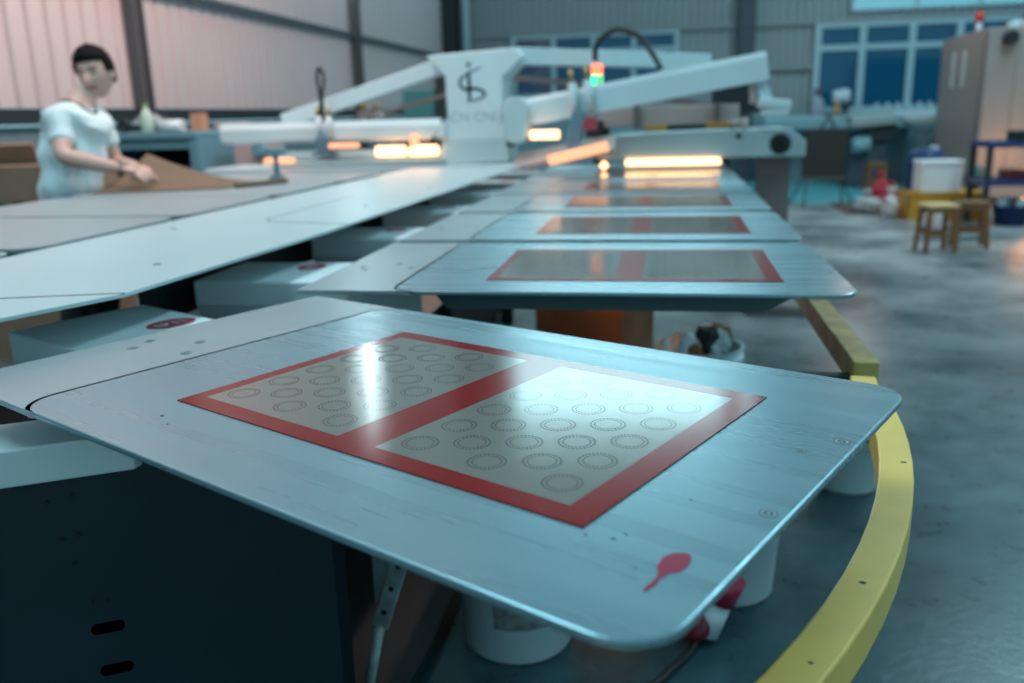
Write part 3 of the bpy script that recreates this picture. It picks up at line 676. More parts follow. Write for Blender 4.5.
sweep([Vector((0.402+0.0*i, 1.75+i*0.5, YR)) for i in range(8)], 0.050, 0.056, 'rail', mat('worn_yellow', (0.66, 0.50, 0.17), 0.35, noise=0.5, nscale=14), sr)
for y in (1.78, 3.55, 5.2): MB().beam((0.39, y, YR-0.05), (-0.70, y, YR-0.05), 0.03, 0.03, 0.003).build('bracket', M_dark, sr)

# ================================================================== BUCKETS AND FLOOR CLUTTER UNDER THE PALLETS
def bucket(label, x, y, r0_, r1_, h, z=0.0, label_patch=None, cat='bucket', body=M_pail, name='paint_bucket'):
    b = thing(name, label, cat, (x, y, z), 0, None)
    t_ = 0.004
    MB().lathe([(0, 0), (r0_*0.96, 0), (r0_, 0.008), (r1_, h-0.05), (r1_+0.006, h-0.048), (r1_+0.006, h-0.03), (r1_, h-0.028), (r1_+0.002, h-0.006), (r1_+0.006, h), (r1_-t_, h), (r0_-t_, 0.012), (0, 0.012)], n=40).build('body', body, b)
    pts = [((r1_+0.008)*math.cos(a), (r1_+0.008)*math.sin(a), h-0.04-0.10*math.sin(a-PI)) for a in [PI+PI*k/12 for k in range(13)]]
    MB().tube(pts, 0.0025, 8, 3).build('handle', M_chrome, b)
    if label_patch:
        a0_, a1_, z0, z1 = label_patch; m = MB(); n = 12
        for k in range(n):
            q = []
            for a_, zz in ((a0_+(a1_-a0_)*k/n, z0), (a0_+(a1_-a0_)*(k+1)/n, z0), (a0_+(a1_-a0_)*(k+1)/n, z1), (a0_+(a1_-a0_)*k/n, z1)):
                rr2 = r0_+(r1_-r0_)*zz/h+0.002; q.append((rr2*math.cos(math.radians(a_)), rr2*math.sin(math.radians(a_)), zz))
            m.quad(*q)
        m.build('paper_label', mat('worn_label', (0.30, 0.36, 0.38), 0.8, noise=0.55, nscale=40), b)
    return b
bucket('white paint bucket with a worn label on the floor under the nearest pallet', -0.350, 1.89, 0.135, 0.152, 0.36, 0, (-104, -40, 0.10, 0.23))
bucket('white bucket on the floor behind the red and white plug', 0.185, 2.20, 0.12, 0.14, 0.36)
bucket('white bucket on the open floor seen between the nearest pallet and the curved yellow rail', 0.635, 2.93, 0.10, 0.115, 0.30)
tr = bucket('blue-banded bucket heaped with rubbish under the second pallet', 0.125, 3.05, 0.138, 0.15, 0.46, 0.0, cat='bucket', name='rubbish_bucket')
m = MB()
for z in (0.30, 0.345, 0.385): m.lathe([(0.1395+0.012*z/0.46+0.002, z), (0.1395+0.012*z/0.46+0.0035, z+0.008), (0.1395+0.012*z/0.46+0.002, z+0.018)], n=36)
m.build('blue_band', M_blue, tr)
for nm, mm, cnt in (('rag', M_pail, 5), ('wrapper', M_wood, 4), ('scrap', M_black, 4)):
    m = MB()
    for k in range(cnt):
        a = random.uniform(0, 6.28); q = random.uniform(0, 0.09)
        tmp = bmesh.new(); bmesh.ops.create_icosphere(tmp, subdivisions=2, radius=random.uniform(0.035, 0.055))
        for v in tmp.verts: v.co *= random.uniform(0.75, 1.25)
        m._merge(tmp, (q*math.cos(a), q*math.sin(a), 0.45+random.uniform(-0.01, 0.04)))
    m.build(nm, mm, tr)
cb = thing('cardboard_box', 'brown cardboard box lit orange on the floor under the second pallet', 'box', (-0.29, 3.55, 0), -0.38)
MB().box((0, 0, 0.28), (0.40, 0.32, 0.56), bev=0.003).build('carton', mat('orange_lit_kraft', (0.36, 0.15, 0.065), 0.8, noise=0.5, nscale=3), cb)  # orange light on the carton is tinted into the board colour
m = MB()
for sx in (-1, 1): m.box((sx*0.102, 0, 0.567), (0.197, 0.32, 0.006), (0, sx*0.04, 0))
m.build('flap', MATS['orange_lit_kraft'], cb)
point('under_machine_fill', (-0.20, 3.05, 0.62), 1.0, (1.0, 0.45, 0.2), 0.1)  # added warm lamp with no fixture, lighting the carton
# red and white plug with black cable
pg = thing('power_plug', 'red and white industrial plug with black cable on the floor under the pallet corner', 'plug', (0.112, 1.93, 0.0))
q = Vector((0.35, 0.15, 0.93)).normalized()
MB().cyl(Vector((0, 0, 0.02)), Vector((0, 0, 0.02))+q*0.09, 0.036, n=24).build('white_body', M_pail, pg)
MB().lathe([(0, -0.02), (0.03, -0.018), (0.037, 0.0), (0.037, 0.025), (0.0, 0.025)], (-0.018, -0.015, 0.042), 24, (0.5, -0.75, 0)).build('red_gland', mat('dark_red_plastic', (0.16, 0.008, 0.02), 0.4), pg)
MB().cyl(Vector((0, 0, 0.02))+q*0.09, Vector((0, 0, 0.02))+q*0.16, 0.042, 0.046, n=24).build('red_collar', M_splash, pg)
MB().tube([(-0.02, -0.02, 0.03), (-0.03, -0.06, 0.012), (-0.08, -0.15, 0.012), (-0.13, -0.22, 0.012), (-0.30, -0.34, 0.012), (-0.6, -0.5, 0.012)], 0.009).build('cable', M_black, pg)

# ================================================================== MAN
def apply_mods(o, name, materials):
    dg = bpy.context.evaluated_depsgraph_get(); me = bpy.data.meshes.new_from_object(o.evaluated_get(dg))
    bpy.data.objects.remove(o); n = bpy.data.objects.new(name, me); COL.objects.link(n)
    me.materials.clear()
    for m in materials: me.materials.append(m)
    for p in me.polygons: p.use_smooth = True
    return n
def skin_obj(verts, edges, radii, root=0, sub=2):
    me = bpy.data.meshes.new('sk'); me.from_pydata([tuple(v) for v in verts], edges, []); o = bpy.data.objects.new('sk', me); COL.objects.link(o)
    o.modifiers.new('s', 'SKIN'); sv = me.skin_vertices[0].data
    for i, r_ in enumerate(radii):
        sv[i].radius = r_ if isinstance(r_, tuple) else (r_, r_); sv[i].use_root = (i == root)
    md = o.modifiers.new('u', 'SUBSURF'); md.levels = sub; md.render_levels = sub
    return o
man = thing('person', 'person in a white T-shirt leaning over the machine, handling a brown sheet', 'person', (-2.84, 3.66, 0.0))
# local frame helpers: x forward (he faces +X), y to his left
PEL = Vector((-2.825, 3.735, 0.93)); CHEST = Vector((-2.79, 3.80, 1.27)); NECK = Vector((-2.765, 3.83, 1.405)); HEAD = Vector((-2.712, 3.898, 1.518))
RS, LS = Vector((-2.785, 3.700, 1.305)), Vector((-2.79, 3.950, 1.31))
RE, RW = Vector((-2.72, 3.585, 1.145)), Vector((-2.475, 3.640, 1.085))
LE, LW = Vector((-2.73, 3.985, 1.09)), Vector((-2.52, 3.83, 1.08))
V, E, Rd = [], [], []
def add(p, r_, par=None):
    V.append(Vector(p)); Rd.append(r_); i = len(V)-1
    if par is not None: E.append((par, i))
    return i
ip = add(PEL, (0.085, 0.07)); i1 = add((-2.81, 3.76, 1.08), (0.11, 0.085), ip); ic = add(CHEST, (0.12, 0.09), i1); i2 = add((-2.775, 3.82, 1.345), (0.075, 0.065), ic)
inn = add(NECK, 0.056, i2); ih = add(HEAD-Vector((0.02, 0.01, 0.05)), 0.055, inn)
for S_, E_, W_ in ((RS, RE, RW), (LS, LE, LW)):
    a = add(S_, 0.050, i2); b = add(S_.lerp(E_, 0.5), 0.052, a); c = add(E_, 0.043, b); d = add(E_.lerp(W_, 0.35), 0.042, c); e = add(W_, 0.028, d)
for sy in (-1, 1):
    h = add(PEL+Vector((0.0, sy*0.085, -0.10)), 0.055, ip); k_ = add(PEL+Vector((0.03, sy*0.11, -0.46)), 0.062, h); cf = add(PEL+Vector((0.0, sy*0.115, -0.62)), 0.055, k_)
    an = add(Vector((PEL.x-0.02, PEL.y+sy*0.12, 0.085)), 0.040, cf); tt = add(Vector((PEL.x+0.13, PEL.y+sy*0.13, 0.04)), 0.036, an)
sk_o = skin_obj(V, E, Rd)
body_a = apply_mods(sk_o, 'tmp_body', [M_skin])
# head: deformed sphere, face towards -Y (looking back past the camera's left)
HB = bmesh.new(); bmesh.ops.create_uvsphere(HB, u_segments=48, v_segments=32, radius=1.0)
for v in HB.verts:
    x, y, z = v.co                     # face towards -y here
    jaw = 1.0-0.26*max(0, -z)**1.5
    front = 1.0 if y > 0 else 1.0
    X = x*0.076*jaw; Y = y*0.095*(1.0-0.10*max(0, -z)); Z = z*0.112
    if y < 0: Y *= 0.96
    if z < -0.35 and y > 0: Y *= 1-0.35*(-z-0.35)
    # brow, eye hollows
    if y < -0.4:
        for sx in (-1, 1):
            d2 = ((x-sx*0.42)/0.24)**2+((z-0.02)/0.16)**2; Y += 0.009*math.exp(-d2)
        Y -= 0.004*math.exp(-((z-0.20)/0.10)**2)*math.exp(-(x/0.6)**2)
        Y -= 0.006*math.exp(-((z+0.82)/0.14)**2)*math.exp(-(x/0.3)**2)
        Y -= 0.005*math.exp(-((z+0.50)/0.10)**2)*math.exp(-(x/0.3)**2)
    v.co = (X, Y, Z)
tmpm = MB(); tmpm._merge(HB)
# nose, ears
nb = bmesh.new(); bmesh.ops.create_uvsphere(nb, u_segments=16, v_segments=12, radius=1.0)
for v in nb.verts:
    f = (1-v.co.z)/2; v.co = (v.co.x*(0.008+0.011*f), v.co.y*(0.010+0.012*f)-0.088-0.006*f, v.co.z*0.032-0.020)
tmpm._merge(nb)
for sx in (-1, 1):
    eb_ = bmesh.new(); bmesh.ops.create_uvsphere(eb_, u_segments=16, v_segments=12, radius=1.0)
    for v in eb_.verts: v.co = (v.co.x*0.010+sx*0.076, v.co.y*0.020+0.008, v.co.z*0.032-0.008)
    tmpm._merge(eb_)
HR = Matrix.Rotation(math.radians(6), 4, 'Z') @ Matrix.Rotation(math.radians(-6), 4, 'Y') @ Matrix.Rotation(math.radians(4), 4, 'X')
HM = Matrix.Translation(HEAD) @ HR
bmesh.ops.transform(tmpm.bm, matrix=HM, verts=tmpm.bm.verts)
head_o = tmpm.build('tmp_head', M_skin)
# hands
def hand(W_, fwd, up, side):
    fwd, up = Vector(fwd).normalized(), Vector(up).normalized(); lat = fwd.cross(up).normalized()*side; up = (lat.cross(fwd)*side).normalized()
    objs = []
    pv = [W_, W_+fwd*0.045, W_+fwd*0.085]; objs.append(skin_obj(pv, [(0, 1), (1, 2)], [(0.026, 0.020), (0.038, 0.017), (0.036, 0.014)]))
    for k, (off, ln) in enumerate(((-0.028, 0.072), (-0.010, 0.082), (0.009, 0.076), (0.026, 0.060))):
        b0 = W_+fwd*0.072+lat*off; b1 = b0+fwd*ln*0.5+lat*off*0.15-up*(0.004+0.003*k); b2 = b1+fwd*ln*0.32-up*0.012; b3 = b2+fwd*ln*0.22-up*0.016
        objs.append(skin_obj([b0, b1, b2, b3], [(0, 1), (1, 2), (2, 3)], [0.0095, 0.0088, 0.008, 0.0068]))
    t0 = W_+fwd*0.022-lat*0.024; t1 = t0+fwd*0.030-lat*0.026-up*0.012; t2 = t1+fwd*0.028-lat*0.004-up*0.016; t3 = t2+fwd*0.02-up*0.006
    objs.append(skin_obj([t0, t1, t2, t3], [(0, 1), (1, 2), (2, 3)], [0.013, 0.0115, 0.010, 0.008]))
    return objs
hs = hand(RW, (0.93, 0.22, -0.22), (0.1, -0.45, 0.9), 1)+hand(LW, (0.85, -0.25, -0.2), (0.1, 0.4, 0.9), -1)
mb = MB()
for o in [body_a, head_o]+hs:
    dg = bpy.context.evaluated_depsgraph_get(); me = bpy.data.meshes.new_from_object(o.evaluated_get(dg)); mb.bm.from_mesh(me); bpy.data.objects.remove(o); bpy.data.meshes.remove(me)
uni = mb.build('tmp_u', M_skin)
rm = uni.modifiers.new('r', 'REMESH'); rm.mode = 'VOXEL'; rm.voxel_size = 0.0048
smo = uni.modifiers.new('sm', 'SMOOTH'); smo.factor = 0.5; smo.iterations = 3
M_lip = mat('lips', (0.30, 0.10, 0.09), 0.5); M_brow = mat('brow', (0.03, 0.022, 0.02), 0.7); M_eye = mat('eye_dark', (0.012, 0.010, 0.010), 0.2); M_sclera = mat('eye_white', (0.55, 0.55, 0.52), 0.3)
bodyo = apply_mods(uni, 'body', [M_skin, M_lip, M_brow, M_eye, M_sclera])
HI = HM.inverted()
for p in bodyo.data.polygons:
    q = HI @ p.center
    if q.y < -0.045 and abs(q.z) < 0.12:
        ax = abs(q.x)
        if ax < 0.022 and abs(q.z+0.062-0.02*ax) < 0.006: p.material_index = 1
        if 0.014 < ax < 0.052 and abs(q.z-0.026+0.12*abs(ax-0.034)) < 0.0055: p.material_index = 2
        if ((ax-0.032)/0.015)**2+((q.z-0.004)/0.0065)**2 < 1: p.material_index = 4
        if ((ax-0.032)/0.0075)**2+((q.z-0.004)/0.0065)**2 < 1: p.material_index = 3
rel(bodyo, man)
# hair cap
hb_ = bmesh.new(); bmesh.ops.create_icosphere(hb_, subdivisions=5, radius=1.0)
for v in hb_.verts:
    x, y, z = v.co
    line = 0.52 if y < -0.35 else (0.52-(y+0.35)*1.5 if y < 0.25 else -0.40)      # hairline: high on the brow, low at the nape
    if abs(x) > 0.7 and -0.35 < y < 0.1: line = min(line, 0.05)
    th = 0.012+0.022*max(0, z)+0.012*max(0, -y)*max(0, z)
    n_ = 0.004*math.sin(31*x+7*y)*math.sin(27*y+11*z)+0.003*math.sin(53*z+17*x)
    k_ = 1.0
    s_ = Vector((x*(0.076+th*0.8), y*(0.094+th*0.7), z*(0.112+th*0.75)))
    if z < line: s_ = Vector((x*0.066, y*0.080, max(z, line-0.5)*0.100))
    else: s_ += v.co*n_
    v.co = HM @ s_
m = MB(); m._merge(hb_); o = m.build('hair', M_hair); 
for p in o.data.polygons: p.use_smooth = True
rel(o, man)
# shirt: torso and short sleeves, a little larger than the body
V, E, Rd = [], [], []
i0 = add(PEL+Vector((0.0, 0.0, -0.17)), (0.160, 0.132)); ip = add(PEL+Vector((0.0, 0.0, -0.04)), (0.160, 0.132), i0); i1 = add((-2.815, 3.755, 1.08), (0.164, 0.132), ip); ic = add(CHEST, (0.172, 0.138), i1); i2 = add((-2.778, 3.82, 1.345), (0.13, 0.11), ic); add(NECK-Vector((0.010, 0, 0.005)), 0.074, i2)
for S_, E_ in ((RS, RE), (LS, LE)):
    a = add(S_+Vector((0, 0, 0.004)), 0.068, i2); b = add(S_.lerp(E_, 0.55), 0.066, a); add(S_.lerp(E_, 0.68), 0.066, b)
so = skin_obj(V, E, Rd); rm = so.modifiers.new('r', 'REMESH'); rm.mode = 'VOXEL'; rm.voxel_size = 0.008
smo = so.modifiers.new('sm', 'SMOOTH'); smo.factor = 0.5; smo.iterations = 4
shirt = apply_mods(so, 'shirt', [M_shirt])
for v in shirt.data.vertices:      # soft drape folds
    co = v.co; v.co = co+Vector((co.x-CHEST.x, co.y-CHEST.y, 0)).normalized()*(0.006*math.sin(38*co.z+9*co.y)+0.004*math.sin(60*co.x+22*co.z))
rel(shirt, man)
# collar trim: V neck
cp = []
for k in range(33):
    a = 2*PI*k/32; f = max(0, math.cos(a+0.35))
    q = Vector((NECK.x-0.012+0.20*math.cos(a), NECK.y+0.20*math.sin(a), NECK.z+0.018-0.090*f**3))
    ok_, hit, nrm_, _i = shirt.ray_cast(q, (Vector((NECK.x-0.012, NECK.y, q.z))-q).normalized())
    cp.append(hit+nrm_*0.003 if ok_ and (hit-NECK).xy.length < 0.12 else (lambda r_: r_[1]+r_[2]*0.004)(shirt.closest_point_on_mesh(Vector((NECK.x-0.01+0.085*math.cos(a), NECK.y+0.085*math.sin(a), q.z+0.01)))))
o = MB().tube(cp, 0.0055, 8, 3).build('collar_trim', M_trim); rel(o, man)
V, E, Rd = [], [], []
ip = add(PEL+Vector((0, 0, -0.015)), (0.160, 0.130))
for sy in (-1, 1):
    h = add(PEL+Vector((0.0, sy*0.10, -0.08)), 0.125, ip); k_ = add(PEL+Vector((0.03, sy*0.11, -0.46)), 0.078, h); cf = add(PEL+Vector((0.0, sy*0.115, -0.64)), 0.070, k_); add(Vector((PEL.x-0.02, PEL.y+sy*0.12, 0.11)), 0.062, cf)
so = skin_obj(V, E, Rd); tr_o = apply_mods(so, 'trousers', [M_trous]); rel(tr_o, man)
for sy in (-1, 1):
    m = MB().prism(rrect(-0.07, -0.045, 0.20, 0.045, 0.042), 0.0, 0.025); tb = bmesh.new(); bmesh.ops.create_uvsphere(tb, u_segments=20, v_segments=12, radius=1)
    for v in tb.verts: v.co = (v.co.x*0.128+0.065, v.co.y*0.045, max(0.0, v.co.z)*(0.085-0.04*max(0, v.co.x))+0.02)
    m._merge(tb); bmesh.ops.translate(m.bm, vec=(PEL.x-0.01, PEL.y+sy*0.125, 0.001), verts=m.bm.verts)
    rel(m.build('shoe', M_black), man)

# brown sheet lifted by a corner
ks = MB(); N = 16
c00, c10, c11, c01 = Vector((-2.56, 3.50, LZ+0.004)), Vector((-2.02, 3.72, LZ+0.004)), Vector((-2.06, 4.14, LZ+0.004)), Vector((-2.55, 3.98, LZ+0.16))
g_ = [[None]*(N+1) for _ in range(N+1)]
for i in range(N+1):
    for j in range(N+1):
        u_, v_ = i/N, j/N; p = c00*(1-u_)*(1-v_)+c10*u_*(1-v_)+c11*u_*v_+c01*(1-u_)*v_
        p.z = LZ+0.004+0.155*((1-u_)*v_)**1.6
        g_[i][j] = ks.bm.verts.new(p)
for i in range(N):
    for j in range(N):
        f = ks.bm.faces.new((g_[i][j], g_[i+1][j], g_[i+1][j+1], g_[i][j+1])); f.smooth = True
o = ks.build('brown_sheet', M_kraft); so_ = o.modifiers.new('s', 'SOLIDIFY'); so_.thickness = 0.002
tag(o, 'brown sheet with one raised corner in the man\'s hands', 'sheet')
# blue clamp and wooden stick lying on the left pallets
cpz = thing('clamp', 'small blue clamp standing on the left pallets below the white arm', 'clamp', (-2.02, 4.30, LZ))
MB().box((0, 0, 0.012), (0.07, 0.05, 0.024), bev=0.004).build('foot', MATS['blue_steel'], cpz)
MB().cyl((0, 0, 0.02), (0, 0, 0.14), 0.014, n=12).build('spindle', MATS['blue_steel'], cpz)
MB().box((-0.02, 0, 0.145), (0.15, 0.05, 0.035), bev=0.008).build('jaw', M_bench, cpz)
tag(MB().beam((-1.99, 3.78, LZ+0.012), (-1.86, 4.06, LZ+0.012), 0.03, 0.022, 0.004).build('wooden_stick', mat('dull_wood', (0.16, 0.12, 0.06), 0.6)), 'short brown wooden stick lying on the farthest left pallet', 'stick')

# ================================================================== LEFT BACKGROUND
tb_ = thing('cabinet_bench', 'teal steel bench with a dark open shelf behind the man', 'bench', (-3.66, 6.0, 0))
BT = CZ-0.06
part(MB().box((-3.66, 6.05, BT-0.025), (0.76, 0.62, 0.05), bev=0.008), 'bench_top', M_bench, tb_)
for sx in (-1, 1): part(MB().box((-3.66+sx*0.345, 6.05, (BT-0.05)/2), (0.07, 0.60, BT-0.05), bev=0.006), 'side_panel', M_bench, tb_)
part(MB().box((-3.66, 6.33, (BT-0.05)/2), (0.66, 0.03, BT-0.05)), 'back_panel', M_dark, tb_)
part(MB().box((-3.66, 5.78, BT-0.085), (0.66, 0.03, 0.07), bev=0.004), 'apron', M_bench, tb_)
for z in (BT-0.25, BT-0.45, 0.25): part(MB().box((-3.66, 6.05, z), (0.62, 0.55, 0.02)), 'shelf', M_navy, tb_)
bt = thing('spray_bottle', 'clear plastic bottle with greenish tint on the teal bench', 'bottle', (-3.72, 5.86, BT))
MB().lathe([(0, 0), (0.04, 0), (0.045, 0.01), (0.045, 0.12), (0.02, 0.16), (0.016, 0.175), (0, 0.175)], n=20).build('body', mat('pale_green_plastic', (0.40, 0.55, 0.45), 0.25), bt)
MB().cyl((0, 0, 0.175), (0, 0, 0.20), 0.018, n=14).build('cap', mat('green_cap', (0.15, 0.35, 0.12), 0.4), bt)
rl = thing('paper_roll', 'white paper roll lying on the teal bench', 'roll', (-3.53, 5.88, BT+0.042))
MB().cyl((-0.10, 0, 0), (0.08, 0, 0), 0.042, n=24).build('paper', M_pail, rl); MB().cyl((-0.112, 0, 0), (-0.10, 0, 0), 0.018, n=16).build('core', M_black, rl)
cb2 = thing('carton', 'small warm brown carton at the right end of the teal bench', 'box', (-3.36, 5.95, BT))
MB().box((0, 0, 0.06), (0.09, 0.09, 0.12), bev=0.003).build('body', mat('warm_carton', (0.50, 0.25, 0.15), 0.7), cb2); MB().box((0, 0, 0.123), (0.085, 0.085, 0.006)).build('flap', MATS['warm_carton'], cb2)
dm = thing('tape_gun', 'dark tape gun lying beside the bottle on the teal bench', 'tool', (-3.90, 5.86, BT))
MB().lathe([(0.02, -0.02), (0.05, -0.02), (0.05, 0.02), (0.02, 0.02), (0.02, -0.02)], (0, 0, 0.05), 20, (PI/2, 0, 0)).build('reel', M_dark, dm); MB().box((0.07, 0, 0.03), (0.08, 0.03, 0.03), bev=0.006).build('grip', M_black, dm)
wp = thing('wrapped_bundle', 'pale wrapped bundle on the teal bench just behind the man', 'bundle', (-3.88, 6.17, BT+0.010))
m = MB(); tmp = bmesh.new(); bmesh.ops.create_icosphere(tmp, subdivisions=3, radius=1)
for v in tmp.verts: v.co = Vector((v.co.x*0.13, v.co.y*0.10, (v.co.z+0.9)*0.06))*(1+0.05*math.sin(9*v.co.x+5*v.co.z))
m._merge(tmp); m.build('wrapping', mat('grey_film', (0.30, 0.36, 0.38), 0.4), wp); MB().box((0, 0, 0.057), (0.27, 0.015, 0.108), bev=0.004).build('strap', M_col, wp)
# kraft cartons behind the man at the left edge
M_kraft2 = mat('carton_board', (0.26, 0.18, 0.125), 0.85, noise=0.15)
for x, y, z, d, lab, cx in ((-3.50, 4.42, 0, (0.62, 0.55, CZ-0.20), 'tall brown carton behind the man at the left edge of the photo', 0),):
    k1 = thing('cardboard_box', lab, 'box', (x, y, z), 0.2)
    MB().box((0, 0, d[2]/2), d, bev=0.004).build('carton', M_kraft2, k1)
    MB().box((-0.12, -0.1, d[2]+0.05), (0.30, 0.02, 0.14), (0.5, 0, 0.1)).build('flap', M_kraft2, k1)
    MB().box((-0.1, -0.2765, d[2]-0.22), (0.34, 0.003, 0.05), (0, 0.35, 0)).build('green_tape', mat('green_print', (0.03, 0.09, 0.05), 0.6), k1)
# warm machine parts right of the teal bench
dr = thing('small_dryer', 'small rosy machine block glowing orange right of the teal bench', 'machine', (-3.52, 6.75, 0))
part(MB().box((-3.52, 6.75, CZ-0.16), (0.20, 0.25, 0.30), bev=0.01), 'housing', M_pink, dr)
part(MB().box((-3.60, 6.61, CZ-0.24), (0.06, 0.02, 0.24), bev=0.004), 'infrared_tube', M_glowdim, dr)
part(MB().box((-3.52, 6.75, (CZ-0.31)/2), (0.16, 0.16, CZ-0.31), bev=0.006), 'stand', M_dark, dr)
dr2 = thing('small_dryer', 'rosy block on a stand behind the blue clamp', 'machine', (-3.0, 6.15, 0))
part(MB().prism(rrect(-3.14, CZ-0.34, -2.88, CZ-0.12, 0.04), 6.0, 6.3, XZ), 'housing', M_pink, dr2, 0.006)
part(MB().cyl((-2.93, 5.95, CZ-0.20), (-2.93, 6.0, CZ-0.20), 0.05, n=18), 'knob', M_bench, dr2)
part(MB().box((-3.0, 6.15, (CZ-0.34)/2), (0.14, 0.14, CZ-0.34), bev=0.006), 'stand', M_dark, dr2)

# ================================================================== RIGHT BACKGROUND
# tall oven cabinet
ov = thing('drying_oven', 'big beige steel cabinet with a black round port at the right edge', 'cabinet', (4.9, 12.6, 0))
OX0, OX1, OY0, OY1, OH = 3.86, 6.6, 12.0, 13.9, CZ+0.87
part(MB().box(((OX0+OX1)/2, (OY0+OY1)/2, OH/2+0.04), (OX1-OX0, OY1-OY0, OH-0.08), bev=0.012), 'body', M_oven, ov)
part(MB().box(((OX0+OX1)/2, (OY0+OY1)/2, 0.04), (OX1-OX0-0.1, OY1-OY0-0.1, 0.08)), 'plinth', M_dark, ov)
dro = part(MB().box((OX0-0.008, (OY0+OY1)/2, OH/2+0.08), (0.016, OY1-OY0-0.25, OH-0.36), bev=0.004), 'door', M_oven, ov)
for y in (12.75, 13.2):
    o = MB().box((OX0-0.03, y, CZ+0.42), (0.03, 0.05, 0.45), bev=0.008).build('handle', M_pail, dro)
dr3 = part(MB().box((5.3, OY0-0.008, OH/2+0.08), (2.2, 0.016, OH-0.36), bev=0.004), 'front_panel', M_oven, ov)
pt = part(MB().cyl((4.09, OY0-0.10, CZ+0.74), (4.09, OY0, CZ+0.74), 0.085, n=28), 'port', M_black, ov)
bcn = thing('beacon', 'red warning beacon on top of the beige cabinet', 'beacon', (4.07, 13.1, OH))
MB().cyl((0, 0, 0), (0, 0, 0.16), 0.035, n=16).build('stem', M_pail, bcn); MB().lathe([(0, 0.16), (0.055, 0.16), (0.055, 0.25), (0.03, 0.285), (0, 0.29)], n=20).build('lens', mat('red_lens', (0.6, 0.03, 0.02), 0.3), bcn)
for x, y, hh, lab in ((4.35, 12.5, 0.10, 'low white blower box on top of the beige cabinet'), (4.62, 12.4, 0.16, 'tall pale motor on top of the beige cabinet')):
    b = thing('blower', lab, 'blower', (x, y, OH))
    MB().box((0, 0, hh/2), (0.22, 0.2, hh), bev=0.02).build('housing', M_pail, b); MB().cyl((0, -0.13, hh*0.5), (0, -0.1, hh*0.5), hh*0.35, n=18).build('inlet', M_pink, b)
# blue two-deck rack in front of it
rk = thing('steel_rack', 'dark rack with two blue shelves before the beige cabinet', 'rack', (3.67, 9.95, 0))
RX, RY = 3.67, 9.95
for sx in (-1, 1):
    for sy in (-1, 1): part(MB().box((RX+sx*0.42, RY+sy*0.25, 0.435), (0.055, 0.055, 0.87), bev=0.004), 'post', M_dark, rk)
for z in (0.845, 0.46): part(MB().box((RX, RY, z), (0.90, 0.56, 0.06), bev=0.006), 'shelf', M_blue, rk)
for nm, lab, x, z, d, mm in (('tool_case', 'black tool case on the top blue shelf', 3.73, 0.876, (0.42, 0.3, 0.10), M_black), ('parts_tray', 'dark brown tray on the lower blue shelf', 3.65, 0.491, (0.34, 0.3, 0.09), MATS['dark_red_plastic'])):
    b = thing(nm, lab, 'case', (x, RY, z)); MB().box((0, 0, d[2]/2), d, bev=0.012).build('body', mm, b); MB().tube([(-0.06, -d[1]/2, d[2]*0.6), (-0.05, -d[1]/2-0.03, d[2]*0.7), (0.05, -d[1]/2-0.03, d[2]*0.7), (0.06, -d[1]/2, d[2]*0.6)], 0.008, 8, 4).build('handle', M_col, b)
bb = thing('blue_tub', 'blue tub on the floor under the rack with pale things inside', 'tub', (3.60, 9.93, 0))
MB().lathe([(0, 0), (0.15, 0), (0.19, 0.20), (0.205, 0.20), (0.205, 0.215), (0.185, 0.215), (0.145, 0.01), (0, 0.01)], n=28).build('body', M_blue, bb)
m = MB()
for k in range(4): m.cyl((0.10*math.cos(k*1.7), 0.10*math.sin(k*1.7), 0.02), (0.12*math.cos(k*1.7), 0.12*math.sin(k*1.7), 0.29), 0.045, n=14)
m.build('contents', M_pail, bb)
sp_ = thing('wooden_post', 'pale wooden board standing at the right edge beside the rack', 'board', (3.87, 9.40, 0))
MB().box((0, 0, 0.42), (0.08, 0.05, 0.84), bev=0.004).build('board', M_woodl, sp_); MB().box((0, 0.1, 0.02), (0.10, 0.3, 0.04), bev=0.004).build('foot', M_woodl, sp_)
fan_ = thing('floor_fan', 'dark round thing on the floor between the yellow crate and the rack', 'fan', (3.56, 11.0, 0))
MB().lathe([(0, -0.05), (0.12, -0.045), (0.14, 0), (0.12, 0.045), (0, 0.05)], (0, 0, 0.42), 28, (PI/2, 0, 0.3)).build('cage', mat('fan_grey', (0.07, 0.10, 0.11), 0.5), fan_)
MB().cyl((0, 0, 0.02), (0, 0, 0.30), 0.03, n=12).build('stem', M_dark, fan_); MB().lathe([(0, 0), (0.16, 0), (0.15, 0.025), (0, 0.03)], n=24).build('base', M_dark, fan_)
# stools
def stool(label, x, y, rz, seat_m):
    s_ = thing('wooden_stool', label, 'stool', (x, y, 0), rz, 'wooden stools on the open floor')
    MB().box((0, 0, 0.405), (0.27, 0.24, 0.03), bev=0.006).build('seat', seat_m, s_)
    for sx in (-1, 1):
        for sy in (-1, 1): MB().beam((sx*0.105, sy*0.09, 0.39), (sx*0.128, sy*0.11, 0.0), 0.036, 0.036, 0.003).build('leg', M_wood, s_)
    for sy in (-1, 1): MB().box((0, sy*0.104, 0.16), (0.22, 0.02, 0.028)).build('stretcher', M_wood, s_); MB().box((0, sy*0.093, 0.367), (0.20, 0.018, 0.045)).build('apron', M_wood, s_)
    for sx in (-1, 1): MB().box((sx*0.117, 0, 0.20), (0.02, 0.18, 0.028)).build('stretcher', M_wood, s_)
    return s_
stool('wooden stool with pale seat tinted as warmly lit, left one in front of the yellow crate', 2.36, 8.15, 0.15, M_woodl)
stool('wooden stool with darker brown seat, right one in front of the yellow crate', 2.70, 8.35, -0.1, M_wood)
